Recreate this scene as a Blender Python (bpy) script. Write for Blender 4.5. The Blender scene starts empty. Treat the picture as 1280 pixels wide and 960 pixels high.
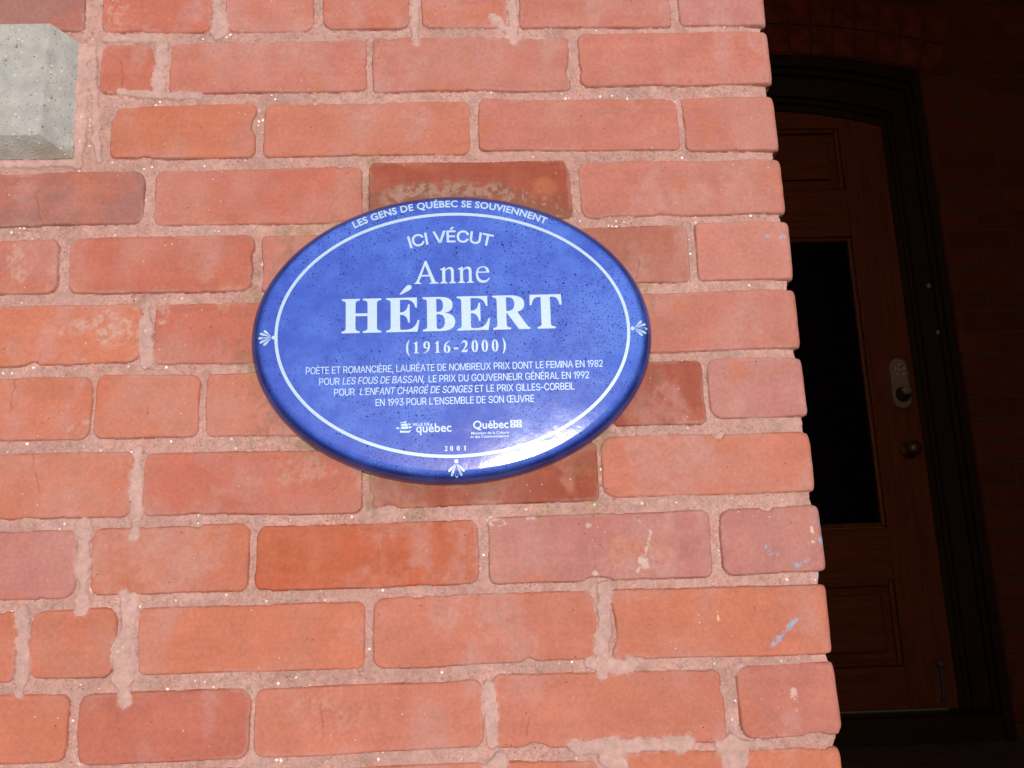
import bpy, bmesh, math, random
import numpy as np
from mathutils import Vector, Matrix
R = math.radians
SC = bpy.context.scene
COL = SC.collection

# ------------------------------------------------------------------ camera
cam = bpy.data.cameras.new('camera'); cam_o = bpy.data.objects.new('camera', cam); COL.objects.link(cam_o)
SC.camera = cam_o
cam.sensor_fit = 'HORIZONTAL'; cam.sensor_width = 36.0; cam.lens = 36.0*1150/1280
cam.clip_start = 0.02; cam.clip_end = 2000
_r = Vector((0.99908526, -0.02693152, -0.03321662)); _u = Vector((0.02631734, -0.22500676, 0.97400172)); _f = Vector((0.03370531, 0.97398493, 0.22409217))
_m = Matrix((_r, _u, -_f)).transposed().to_4x4(); _m.translation = (-0.32370824, -0.88639634, -0.59517162)
cam_o.matrix_world = _m

# ------------------------------------------------------------------ world and sun
SUN_EL, SUN_AZ = R(1.2), R(5.6)             # low sun, almost square on the wall, a little from the right
world = bpy.data.worlds.new('World'); SC.world = world; world.use_nodes = True
wn = world.node_tree.nodes; wl = world.node_tree.links
sky = wn.new('ShaderNodeTexSky'); sky.sky_type = 'NISHITA'; sky.sun_disc = False
sky.sun_elevation = SUN_EL; sky.sun_rotation = math.pi - SUN_AZ
wl.new(sky.outputs[0], wn['Background'].inputs[0]); wn['Background'].inputs[1].default_value = 0.11
sun = bpy.data.lights.new('sun', 'SUN'); sun.energy = 4.25; sun.angle = R(0.5); sun.color = (1.0, 0.975, 0.945)
sun_o = bpy.data.objects.new('sun', sun); COL.objects.link(sun_o)
to_sun = Vector((math.sin(SUN_AZ)*math.cos(SUN_EL), -math.cos(SUN_AZ)*math.cos(SUN_EL), math.sin(SUN_EL)))
sun_o.rotation_euler = to_sun.to_track_quat('Z', 'Y').to_euler(); sun_o.location = to_sun*30
SC.view_settings.view_transform = 'Standard'; SC.view_settings.look = 'None'
SC.view_settings.exposure = 0.0; SC.view_settings.gamma = 1.0; SC.view_settings.use_curve_mapping = False

# ------------------------------------------------------------------ helpers
def tag(o, label=None, cat=None, group=None, kind=None):
    if label: o['label'] = label
    if cat: o['category'] = cat
    if group: o['group'] = group
    if kind: o['kind'] = kind
    return o

def empty(name, loc, label, cat):
    o = bpy.data.objects.new(name, None); COL.objects.link(o); o.location = loc; o.empty_display_size = 0.1
    return tag(o, label, cat)

def link_mesh(name, me, mat, parent=None):
    o = bpy.data.objects.new(name, me); COL.objects.link(o)
    if mat is not None:
        me.materials.clear(); me.materials.append(mat)
    if parent is not None:
        o.parent = parent
        if parent.type == 'EMPTY': o.matrix_parent_inverse = Matrix.Translation(-world_loc(parent))
    return o

def world_loc(o):
    v = Vector((0, 0, 0))
    while o is not None:
        if o.type == 'EMPTY': v = v + Vector(o.location)
        o = o.parent
    return v

def obj(name, bm, mat, parent=None, smooth=False):
    me = bpy.data.meshes.new(name)
    bmesh.ops.recalc_face_normals(bm, faces=bm.faces)
    bm.to_mesh(me); bm.free()
    if smooth:
        for p in me.polygons: p.use_smooth = True
    return link_mesh(name, me, mat, parent)

def box(bm, x0, x1, y0, y1, z0, z1, bev=0.0, seg=2):
    r = bmesh.ops.create_cube(bm, size=1.0)
    for v in r['verts']:
        v.co = Vector(((x0+x1)/2 + v.co.x*(x1-x0), (y0+y1)/2 + v.co.y*(y1-y0), (z0+z1)/2 + v.co.z*(z1-z0)))
    if bev > 0:
        es = list({e for v in r['verts'] for e in v.link_edges})
        bmesh.ops.bevel(bm, geom=es, offset=bev, segments=seg, profile=0.5, affect='EDGES')

def lathe(bm, prof, centre, axis='y', n=32):
    # prof: list of (radius, distance along the axis); axis 'y' points towards -y
    rings = []
    for r, d in prof:
        ring = []
        for i in range(n):
            a = 2*math.pi*i/n
            ring.append(bm.verts.new((centre[0]+r*math.cos(a), centre[1]-d, centre[2]+r*math.sin(a))))
        rings.append(ring)
    for a, b in zip(rings, rings[1:]):
        for i in range(n):
            bm.faces.new((a[i], a[(i+1) % n], b[(i+1) % n], b[i]))
    bm.faces.new(rings[0]); bm.faces.new(list(reversed(rings[-1])))

class NT:
    def __init__(self, name):
        self.m = bpy.data.materials.new(name); self.m.use_nodes = True
        self.t = self.m.node_tree; self.p = self.t.nodes['Principled BSDF']
        self.tc = self.t.nodes.new('ShaderNodeTexCoord')
    def n(self, kind, **kw):
        x = self.t.nodes.new(kind)
        for k, v in kw.items(): setattr(x, k, v)
        return x
    def l(self, a, b): self.t.links.new(a, b)
    def noise(self, scale, detail=4, rough=0.55, vec=None, dist=0.0):
        x = self.n('ShaderNodeTexNoise'); x.inputs['Scale'].default_value = scale; x.inputs['Detail'].default_value = detail
        x.inputs['Roughness'].default_value = rough; x.inputs['Distortion'].default_value = dist
        self.l(vec or self.tc.outputs['Object'], x.inputs['Vector']); return x.outputs['Fac']
    def voro(self, scale, vec=None, rand=1.0, feature='F1'):
        x = self.n('ShaderNodeTexVoronoi', feature=feature); x.inputs['Scale'].default_value = scale; x.inputs['Randomness'].default_value = rand
        self.l(vec or self.tc.outputs['Object'], x.inputs['Vector']); return x
    def math(self, op, a, b=None, clamp=False):
        x = self.n('ShaderNodeMath', operation=op, use_clamp=clamp)
        for i, v in enumerate((a, b)):
            if v is None: continue
            if isinstance(v, (int, float)): x.inputs[i].default_value = v
            else: self.l(v, x.inputs[i])
        return x.outputs[0]
    def ramp(self, fac, lo, hi, a=0.0, b=1.0):
        x = self.n('ShaderNodeMapRange', interpolation_type='SMOOTHSTEP')
        self.l(fac, x.inputs[0])
        for i, v in zip((1, 2, 3, 4), (lo, hi, a, b)): x.inputs[i].default_value = v
        return x.outputs[0]
    def mix(self, fac, a, b, mode='MIX'):
        x = self.n('ShaderNodeMix', data_type='RGBA', blend_type=mode)
        if isinstance(fac, (int, float)): x.inputs[0].default_value = fac
        else: self.l(fac, x.inputs[0])
        for i, v in ((6, a), (7, b)):
            if isinstance(v, tuple): x.inputs[i].default_value = (*v[:3], 1)
            else: self.l(v, x.inputs[i])
        return x.outputs[2]
    def sep(self, col):
        x = self.n('ShaderNodeSeparateColor'); self.l(col, x.inputs[0]); return x.outputs
    def base(self, c):
        if isinstance(c, tuple): self.p.inputs['Base Color'].default_value = (*c, 1)
        else: self.l(c, self.p.inputs['Base Color'])
    def rough(self, v):
        if isinstance(v, (int, float)): self.p.inputs['Roughness'].default_value = v
        else: self.l(v, self.p.inputs['Roughness'])
    def bump(self, h, dist, strength=1.0):
        b = self.n('ShaderNodeBump'); b.inputs['Strength'].default_value = strength; b.inputs['Distance'].default_value = dist
        self.l(h, b.inputs['Height']); self.l(b.outputs[0], self.p.inputs['Normal'])

# ------------------------------------------------------------------ materials
def mat_brick():
    t = NT('fired_clay'); a = t.n('ShaderNodeAttribute', attribute_name='col')
    f1 = t.noise(260, 5, 0.7); f2 = t.noise(45, 5, 0.6)
    v = t.math('ADD', t.ramp(f1, 0.25, 0.75, 0.88, 1.11), t.ramp(f2, 0.3, 0.7, -0.035, 0.035))
    vv = t.n('ShaderNodeCombineColor')
    for i in range(3): t.l(v, vv.inputs[i])
    c = t.mix(1.0, a.outputs['Color'], vv.outputs[0], 'MULTIPLY')
    mp = t.n('ShaderNodeMapping'); mp.inputs['Scale'].default_value = (18, 18, 260); t.l(t.tc.outputs['Object'], mp.inputs[0])
    drag = t.noise(1.0, 4, 0.65, mp.outputs[0])
    c = t.mix(t.ramp(drag, 0.58, 0.78, 0.0, 0.22), c, (0.30, 0.10, 0.075)); c = t.mix(t.ramp(drag, 0.42, 0.22, 0.0, 0.25), c, (0.50, 0.24, 0.19))
    pit = t.ramp(t.noise(520, 3, 0.75), 0.62, 0.74)
    c = t.mix(t.math('MULTIPLY', pit, 0.34), c, (0.24, 0.07, 0.05))
    grit = t.ramp(t.noise(380, 4, 0.8), 0.60, 0.74)
    c = t.mix(t.math('MULTIPLY', grit, 0.32), c, (0.58, 0.32, 0.25))
    # small dark iron spots and pits
    p = t.voro(210); s = t.sep(p.outputs['Color'])
    spot = t.math('MULTIPLY', t.ramp(p.outputs['Distance'], 0.10, 0.20, 1, 0), t.math('GREATER_THAN', s[0], 0.965))
    c = t.mix(t.math('MULTIPLY', spot, 0.75), c, (0.12, 0.04, 0.03))
    # pale grains of sand, their glint painted into the colour
    p2 = t.voro(330); s2 = t.sep(p2.outputs['Color'])
    gd = t.math('DIVIDE', p2.outputs['Distance'], t.math('ADD', 0.35, s2[0]))
    gr = t.math('MULTIPLY', t.ramp(gd, 0.12, 0.22, 1, 0), t.math('MULTIPLY', t.math('GREATER_THAN', s2[1], 0.97), t.ramp(t.noise(26, 3, 0.6), 0.46, 0.60)))
    c = t.mix(t.math('MULTIPLY', gr, 0.8), c, (0.78, 0.62, 0.5))
    t.base(c); t.rough(0.88); t.p.inputs['Specular IOR Level'].default_value = 0.3
    h = t.math('ADD', t.math('MULTIPLY', f1, 0.6), t.math('MULTIPLY', t.noise(900, 3, 0.7), 0.4))
    h = t.math('SUBTRACT', h, t.math('MULTIPLY', spot, 0.5)); h = t.math('SUBTRACT', t.math('ADD', h, t.math('MULTIPLY', drag, 0.5)), t.math('MULTIPLY', pit, 0.5))
    t.bump(h, 0.0009, 0.6); return t.m

def mat_mortar():
    t = NT('sandy_mortar'); a = t.n('ShaderNodeAttribute', attribute_name='col'); b = t.n('ShaderNodeAttribute', attribute_name='sand')
    p = t.voro(620); s = t.sep(p.outputs['Color'])
    g = t.math('ADD', t.math('MULTIPLY', t.math('SUBTRACT', s[0], 0.5), 0.28), 1.0)
    g = t.math('ADD', 1.0, t.math('MULTIPLY', t.math('SUBTRACT', g, 1.0), b.outputs['Fac']))
    f = t.noise(130, 5, 0.65)
    g = t.math('ADD', g, t.ramp(f, 0.3, 0.7, -0.14, 0.12))
    vv = t.n('ShaderNodeCombineColor')
    for i in range(3): t.l(g, vv.inputs[i])
    c = t.mix(1.0, a.outputs['Color'], vv.outputs[0], 'MULTIPLY')
    # brick coloured crumbs, dark grains and white quartz with its glint painted in
    c = t.mix(t.math('MULTIPLY', t.math('MULTIPLY', t.math('GREATER_THAN', s[1], 0.86), b.outputs['Fac']), 0.5), c, (0.40, 0.17, 0.12))
    c = t.mix(t.math('MULTIPLY', t.math('MULTIPLY', t.math('GREATER_THAN', s[2], 0.965), b.outputs['Fac']), 0.42), c, (0.10, 0.07, 0.06))
    q = t.voro(240); sq = t.sep(q.outputs['Color'])
    w = t.math('MULTIPLY', t.ramp(t.math('DIVIDE', q.outputs['Distance'], t.math('ADD', 0.3, sq[1])), 0.22, 0.34, 1, 0), t.math('GREATER_THAN', sq[0], 0.90))
    w = t.math('MULTIPLY', w, t.ramp(t.noise(48, 3, 0.6), 0.42, 0.56))
    w = t.math('MULTIPLY', w, b.outputs['Fac'])
    c = t.mix(w, c, (0.95, 0.90, 0.86))
    t.base(c); t.rough(0.9); t.p.inputs['Specular IOR Level'].default_value = 0.3
    h = t.math('ADD', t.math('MULTIPLY', t.math('SUBTRACT', 1.0, p.outputs['Distance']), b.outputs['Fac']), t.math('MULTIPLY', f, 0.7))
    t.bump(h, 0.0011, 0.5); return t.m

def mat_stone():
    t = NT('grey_speckled_stone')
    f = t.noise(60, 6, 0.6); f2 = t.noise(9, 4, 0.6)
    c = t.mix(t.ramp(f, 0.3, 0.7), (0.33, 0.318, 0.298), (0.43, 0.415, 0.39))
    sepz = t.n('ShaderNodeSeparateXYZ'); t.l(t.tc.outputs['Object'], sepz.inputs[0])
    stain = t.math('MULTIPLY', t.ramp(sepz.outputs[2], 0.016, 0.006, 0, 1), t.ramp(f2, 0.35, 0.6))
    c = t.mix(t.math('MULTIPLY', stain, 0.6), c, (0.28, 0.20, 0.13))
    c = t.mix(t.ramp(t.noise(240, 4, 0.7), 0.5, 0.75, 0.0, 0.5), c, (0.20, 0.195, 0.18))
    for sc, th, col in ((440, 0.84, (0.11, 0.085, 0.085)), (260, 0.88, (0.62, 0.61, 0.57)), (210, 0.94, (0.13, 0.115, 0.10))):
        p = t.voro(sc); s = t.sep(p.outputs['Color'])
        k = t.math('MULTIPLY', t.ramp(p.outputs['Distance'], 0.2, 0.36, 1, 0), t.math('GREATER_THAN', s[0], th))
        c = t.mix(t.math('MULTIPLY', k, 0.75), c, col)
    t.base(c); t.rough(0.85)
    t.bump(t.math('ADD', f, t.math('MULTIPLY', t.noise(420, 3, 0.7), 0.7)), 0.0016, 0.8); return t.m

def mat_enamel():
    t = NT('blue_glazed_enamel'); a = t.n('ShaderNodeAttribute', attribute_name='rim_shade')
    mott = t.math('ADD', t.math('MULTIPLY', t.noise(9, 3, 0.5), 0.65), t.math('MULTIPLY', t.noise(70, 4, 0.65), 0.35)); fine = t.noise(420, 3, 0.7)
    c = t.mix(t.ramp(mott, 0.36, 0.66), (0.050, 0.100, 0.50), (0.098, 0.195, 0.69))
    c = t.mix(t.math('MULTIPLY', t.ramp(fine, 0.4, 0.75), 0.45), c, (0.055, 0.105, 0.50))
    c = t.mix(t.math('MULTIPLY', a.outputs['Fac'], t.ramp(t.noise(26, 3, 0.6), 0.2, 0.7, 0.7, 1.0)), c, (0.010, 0.021, 0.13))  # navy rim: shade of the turned-away edge painted into the glaze colour
    dens = t.ramp(t.noise(11, 3, 0.6), 0.36, 0.62)
    for sc, r0, r1, th, am in ((330, 0.20, 0.30, 0.90, 0.85), (560, 0.24, 0.36, 0.80, 0.75), (170, 0.14, 0.20, 0.93, 0.9)):
        p = t.voro(sc); s = t.sep(p.outputs['Color'])
        lim = t.math('SUBTRACT', 1.0 if th > 0.88 else 0.99, t.math('MULTIPLY', dens, (1.0-th)*2.9))
        k = t.math('MULTIPLY', t.ramp(p.outputs['Distance'], r0, r1, 1, 0), t.math('GREATER_THAN', s[0], lim))
        c = t.mix(t.math('MULTIPLY', k, am), c, (0.006, 0.010, 0.085))
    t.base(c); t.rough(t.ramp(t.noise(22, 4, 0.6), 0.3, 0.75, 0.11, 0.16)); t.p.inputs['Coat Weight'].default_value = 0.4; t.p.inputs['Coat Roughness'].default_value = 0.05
    t.bump(t.math('ADD', t.noise(95, 2, 0.5), t.math('MULTIPLY', fine, 0.25)), 0.0005, 0.22); return t.m

def mat_lettering():
    t = NT('pale_blue_white_paint'); f = t.noise(300, 4, 0.7)
    t.base(t.mix(t.ramp(f, 0.3, 0.7), (0.385, 0.525, 0.70), (0.44, 0.585, 0.75))); t.rough(0.35); return t.m

def mat_simple(name, c, rough=0.6, metal=0.0, var=0.25, scale=40, bump=0.0):
    t = NT(name); f = t.noise(scale, 5, 0.6)
    t.base(t.mix(t.ramp(f, 0.3, 0.7), tuple(x*(1-var) for x in c), tuple(min(1, x*(1+var)) for x in c)))
    t.rough(t.ramp(t.noise(scale*2, 3), 0.3, 0.7, rough*0.85, min(1, rough*1.15))); t.p.inputs['Metallic'].default_value = metal
    if bump: t.bump(f, bump, 0.6)
    return t.m

def mat_wood(name, c0, c1, rough=0.45, stretch=(14, 14, 1.0)):
    t = NT(name); mp = t.n('ShaderNodeMapping'); mp.inputs['Scale'].default_value = stretch
    t.l(t.tc.outputs['Object'], mp.inputs[0])
    f = t.noise(5, 6, 0.6, mp.outputs[0], 0.8); g = t.noise(28, 3, 0.6, mp.outputs[0])
    c = t.mix(t.ramp(f, 0.3, 0.7), c0, c1); c = t.mix(t.math('MULTIPLY', t.ramp(g, 0.55, 0.75), 0.4), c, tuple(x*0.4 for x in c0))
    t.base(c); t.rough(rough); t.bump(g, 0.0006, 0.4); return t.m

def mat_wall_bricks(name, c1, c2, cm, swap=False):
    t = NT(name)
    x = t.n('ShaderNodeSeparateXYZ'); t.l(t.tc.outputs['Object'], x.inputs[0])
    cmb = t.n('ShaderNodeCombineXYZ'); t.l(x.outputs[1 if swap else 0], cmb.inputs[0]); t.l(x.outputs[2], cmb.inputs[1])
    d = t.n('ShaderNodeVectorMath', operation='ADD'); t.l(cmb.outputs[0], d.inputs[0])
    nz = t.n('ShaderNodeTexNoise'); nz.inputs['Scale'].default_value = 14; t.l(t.tc.outputs['Object'], nz.inputs['Vector'])
    sc = t.n('ShaderNodeVectorMath', operation='SCALE'); t.l(nz.outputs['Color'], sc.inputs[0]); sc.inputs['Scale'].default_value = 0.006
    t.l(sc.outputs[0], d.inputs[1])
    b = t.n('ShaderNodeTexBrick'); t.l(d.outputs[0], b.inputs['Vector'])
    b.inputs['Color1'].default_value = (*c1, 1); b.inputs['Color2'].default_value = (*c2, 1); b.inputs['Mortar'].default_value = (*cm, 1)
    b.inputs['Scale'].default_value = 1.0; b.inputs['Mortar Size'].default_value = 0.006; b.inputs['Mortar Smooth'].default_value = 0.3
    b.inputs['Brick Width'].default_value = 0.217; b.inputs['Row Height'].default_value = 0.0735
    f = t.noise(22, 5, 0.65)
    t.base(t.mix(t.ramp(f, 0.25, 0.75, 0.0, 0.45), b.outputs['Color'], (c1[0]*0.45, c1[1]*0.4, c1[2]*0.4)))
    t.rough(0.9)
    h = t.math('ADD', t.math('MULTIPLY', t.math('SUBTRACT', 1.0, b.outputs['Fac']), 1.0), t.math('MULTIPLY', f, 0.35))
    t.bump(h, 0.006, 0.8); return t.m

M_BRICK = mat_brick(); M_MORTAR = mat_mortar(); M_STONE = mat_stone(); M_ENAMEL = mat_enamel(); M_LETTER = mat_lettering()
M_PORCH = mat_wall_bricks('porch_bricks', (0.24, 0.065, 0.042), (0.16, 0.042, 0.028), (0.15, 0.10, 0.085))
M_SUN_BLOCKER = mat_wall_bricks('sun_blocker_bricks', (0.28, 0.085, 0.055), (0.22, 0.06, 0.04), (0.24, 0.17, 0.14), True)
M_VOUSSOIR = mat_simple('arch_bricks', (0.22, 0.055, 0.032), 0.9, var=0.4, scale=18, bump=0.002)
M_DOOR = mat_wood('varnished_brown_wood', (0.16, 0.050, 0.017), (0.26, 0.084, 0.028), 0.42)
M_DOORX = mat_wood('varnished_brown_wood_rail', (0.16, 0.050, 0.017), (0.26, 0.084, 0.028), 0.42, (1.0, 14, 14))
M_FRAME = mat_wood('black_brown_painted_wood', (0.016, 0.011, 0.009), (0.026, 0.017, 0.013), 0.5)
M_BEAD = mat_wood('worn_orange_wood', (0.15, 0.05, 0.014), (0.27, 0.095, 0.027), 0.3)
M_GLASS = mat_simple('dark_door_glass', (0.004, 0.004, 0.005), 0.05, var=0.1)
M_GLASS.node_tree.nodes['Principled BSDF'].inputs['Specular IOR Level'].default_value = 0.3
M_STEEL = mat_simple('dull_nickel', (0.42, 0.42, 0.40), 0.4, 0.25, 0.15)
M_BRASS = mat_simple('aged_brass', (0.20, 0.15, 0.085), 0.32, 0.7, 0.25)
M_DULL = mat_simple('tarnished_iron', (0.14, 0.13, 0.12), 0.5, 0.2, 0.2)
M_KEYS = mat_simple('pale_keypad_buttons', (0.75, 0.75, 0.78), 0.4, 0.0, 0.1)
M_BLACK = mat_simple('black_plastic', (0.02, 0.02, 0.02), 0.5, 0.0, 0.2)
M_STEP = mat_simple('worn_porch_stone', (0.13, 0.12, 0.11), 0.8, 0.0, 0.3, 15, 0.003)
M_CEIL = mat_wood('dark_porch_boards', (0.05, 0.035, 0.025), (0.08, 0.055, 0.035), 0.6, (1, 10, 10))
M_ASPHALT = mat_simple('asphalt', (0.05, 0.05, 0.052), 0.9, 0.0, 0.3, 25, 0.004)
M_PAVE = mat_simple('concrete_pavement', (0.27, 0.26, 0.24), 0.85, 0.0, 0.2, 8, 0.002)

# ------------------------------------------------------------------ setting: ground, pavement, porch
ZG, ZP = -2.15, -1.095
bm = bmesh.new(); s = 600
for x, y in ((-s, -s), (s, -s), (s, s), (-s, s)): bm.verts.new((x, y, ZG-0.13))
bm.faces.new(bm.verts); tag(obj('ground', bm, M_ASPHALT), kind='structure')
bm = bmesh.new(); box(bm, -30, 30, -3.2, 0.25, ZG-0.25, ZG, 0.01); tag(obj('pavement', bm, M_PAVE), kind='structure')
bm = bmesh.new(); box(bm, 0.012, 1.748, -0.02, 2.35, ZG-0.2, ZP, 0.008); tag(obj('porch_floor', bm, M_STEP), kind='structure')
bm = bmesh.new(); box(bm, 0.012, 1.748, 0.002, 2.35, 2.05, 2.12); tag(obj('porch_ceiling', bm, M_CEIL), kind='structure')

# ------------------------------------------------------------------ the sunlit brick wall
class Noise:
    """value noise on a tensor-product grid of coordinates"""
    def __init__(self, U, V): self.U, self.V = U, V
    def one(self, scale, seed, su=1.0):
        rng = np.random.RandomState(seed)
        u = self.U/(scale*su); v = self.V/scale
        u = u-u.min()+rng.rand(); v = v-v.min()+rng.rand()
        iu = u.astype(int); iv = v.astype(int); fu = u-iu; fv = v-iv
        fu = fu*fu*(3-2*fu); fv = fv*fv*(3-2*fv)
        L = rng.rand(iv.max()+2, iu.max()+2)*2-1
        A = L[:, iu]*(1-fu)+L[:, iu+1]*fu
        return A[iv]*(1-fv)[:, None]+A[iv+1]*fv[:, None]
    def fbm(self, scale, octv, seed, su=1.0, gain=0.55):
        r = 0; a = 1.0; tot = 0
        for k in range(octv):
            r = r+a*self.one(scale, seed+17*k, su); tot += a; a *= gain; scale *= 0.5
        return r/tot*1.5

BRICKS = [(0,-881,-739.2,83.9,82.0,12.5,10.4,'S'),(0,-720,-604.8,80.8,80.3,7.2,5.5,'R'),(0,-589,-494.6,80.1,79.9,6.2,4.8,'P'),(0,-484,-391.3,79.7,79.5,6.6,6.2,'R'),(0,-378,-286.5,79.4,79.2,7.9,6.6,'P'),(0,-271,-104.9,79.0,77.9,6.3,4.9,'P'),(0,-95,0.2,77.8,77.6,5.7,5.3,'V'),(1,-889,-735.1,-6.4,-6.9,-63.8,-66.5,'S'),(1,-718,-661.3,-8.2,-9.0,-65.9,-66.8,'R'),(1,-645,-437.2,-7.4,-5.8,-68.1,-66.9,'P'),(1,-430,-220.0,-4.9,-6.2,-68.9,-69.7,'P'),(1,-209,-0.1,-2.5,-2.7,-66.1,-65.8,'P'),(2,-873,-721.6,-80.6,-82.4,-138.9,-140.9,'R'),(2,-702,-553.1,-81.9,-79.9,-140.4,-141.5,'O'),(2,-544,-328.6,-81.9,-81.1,-141.7,-142.2,'Q'),(2,-319,-106.6,-78.4,-83.1,-138.7,-141.9,'P'),(2,-100,0.2,-80.4,-80.3,-143.0,-144.0,'P'),(3,-881,-664.9,-155.5,-155.5,-211.8,-213.9,'S'),(3,-653,-441.8,-155.7,-153.6,-215.0,-216.1,'R'),(3,-434,-225.2,-151.1,-151.6,-215.4,-216.3,'D'),(3,-215,-0.3,-153.6,-155.1,-216.5,-215.8,'P'),(4,-948,-745.0,-225.6,-228.5,-283.2,-286.4,'P'),(4,-734,-549.6,-228.7,-227.7,-286.7,-288.6,'R'),(4,-542,-333.6,-228.7,-229.9,-290.5,-291.2,'P'),(4,-321,-106.6,-226.6,-227.9,-288.9,-288.9,'E'),(4,-98,0.9,-225.4,-225.8,-288.2,-288.0,'P'),(5,-862,-659.1,-299.3,-299.3,-359.9,-359.6,'O'),(5,-646,-438.9,-300.5,-301.4,-361.5,-362.1,'R'),(5,-429,-225.1,-301.6,-304.1,-362.3,-364.3,'P'),(5,-212,-0.1,-301.8,-299.3,-363.8,-361.8,'P'),(6,-904,-703.2,-369.8,-372.9,-430.7,-434.8,'O'),(6,-699,-599.4,-371.4,-373.2,-433.4,-435.4,'O'),(6,-592,-403.6,-372.6,-373.6,-435.6,-437.0,'Q'),(6,-394,-204.9,-373.1,-374.8,-436.5,-437.9,'R'),(6,-195,-102.7,-372.6,-372.6,-435.8,-436.8,'D'),(6,-97,1.4,-371.1,-372.0,-431.3,-430.8,'V'),(7,-872,-660.5,-447.6,-447.6,-508.4,-510.4,'O'),(7,-649,-440.8,-451.1,-452.5,-510.0,-513.4,'R'),(7,-433,-212.0,-451.1,-451.3,-509.8,-508.1,'D'),(7,-207,0.5,-446.7,-447.9,-505.2,-506.0,'Q'),(8,-911,-707.1,-518.1,-521.6,-581.0,-583.5,'V'),(8,-692,-546.2,-521.3,-521.4,-582.5,-582.2,'O'),(8,-539,-330.3,-523.2,-524.4,-583.2,-582.7,'U'),(8,-320,-108.4,-522.5,-520.7,-583.8,-583.2,'V'),(8,-98,1.8,-520.2,-520.2,-583.6,-581.6,'V'),(9,-956,-755.9,-590.7,-594.6,-651.9,-656.9,'O'),(9,-743,-665.7,-595.1,-594.1,-653.8,-655.2,'O'),(9,-645,-437.4,-595.5,-596.0,-654.5,-656.2,'O'),(9,-429,-222.1,-593.4,-593.0,-656.5,-654.4,'Q'),(9,-208,-0.4,-592.7,-595.2,-656.4,-657.8,'O'),(10,-904,-703.7,-666.5,-668.9,-724.1,-726.2,'O'),(10,-695,-541.7,-669.3,-670.6,-729.9,-730.3,'R'),(10,-537,-329.6,-670.8,-669.9,-729.1,-728.0,'Q'),(10,-319,-108.0,-666.0,-669.3,-729.7,-732.1,'Q'),(10,-94,0.7,-666.9,-665.3,-729.8,-727.8,'P'),(11,-922,-736.0,-735.0,-738.2,-795.0,-797.2,'O'),(11,-726,-533.2,-738.6,-739.3,-797.6,-798.8,'R'),(11,-525,-328.6,-742.3,-741.7,-801.0,-800.9,'O'),(11,-311,-227.3,-741.7,-743.5,-799.6,-801.6,'O'),(11,-205,-2.7,-739.6,-739.7,-801.1,-801.7,'O')]
SMEARS = [[-655.4, -449.4, -653.4, -509.9, 6.4], [-653.4, -509.9, -654.5, -530.0, 4.0], [-701.5, -515.9, -698.8, -585.8, 8.0], [-698.8, -585.8, -699.7, -594.5, 5.6], [-752.2, -592.7, -747.6, -655.0, 7.2], [-747.6, -655.0, -748.7, -667.4, 4.8], [-655.5, -588.7, -657.8, -658.2, 9.6], [-657.8, -658.2, -654.0, -673.6, 7.2], [-654.7, -3.4, -655.7, -66.0, 7.2], [-598.0, 44.4, -594.8, 5.3, 8.0], [-656.1, -299.4, -651.2, -358.9, 7.2], [-385.2, 41.5, -384.8, -5.6, 4.8], [-384.8, -2.7, -384.0, -13.4, 3.2], [-278.7, 40.0, -278.5, -5.3, 5.6], [-301.1, 20.5, -280.2, -4.3, 5.6], [-310.5, -3.8, -245.5, -6.8, 2.4], [-280.2, -5.3, -280.4, -11.1, 3.2], [-211.3, -591.1, -218.5, -652.5, 7.2], [-231.4, -657.7, -190.7, -662.0, 7.2], [-219.1, -663.9, -219.3, -666.7, 5.6], [-324.5, -673.5, -323.0, -725.5, 6.4], [-716.5, -0.5, -657.4, 0.5, 5.6], [-695.7, -65.3, -612.0, -70.5, 4.8], [-217.7, -743.1, -207.2, -751.7, 11.2], [-101.5, -737.2, -102.7, -750.9, 11.2], [-114.6, -734.7, -70.4, -734.9, 4.8], [-246.2, -731.8, -143.8, -732.2, 7.2], [-315.5, -739.4, -325.1, -749.2, 8.0], [-728.4, -11.8, -713.8, -141.9, 5.6], [-737.7, -11.7, -733.9, -146.0, 7.2], [-812.8, -144.5, -731.6, -144.3, 4.8]]
RC = 7.5                                        # corner radius, mm
def axis(lo, a, b, hi, fine, coarse):
    c = list(np.arange(a, b+fine/2, fine))
    x, st = a, fine
    left = []
    while x > lo:
        st = min(st*1.25, coarse); x -= st; left.append(x)
    x, st = c[-1], fine; right = []
    while x < hi:
        st = min(st*1.25, coarse); x += st; right.append(x)
    return np.array(left[::-1]+c+right)
def sstep(a, b, x):
    t = np.clip((x-a)/(b-a), 0, 1); return t*t*(3-2*t)

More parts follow.
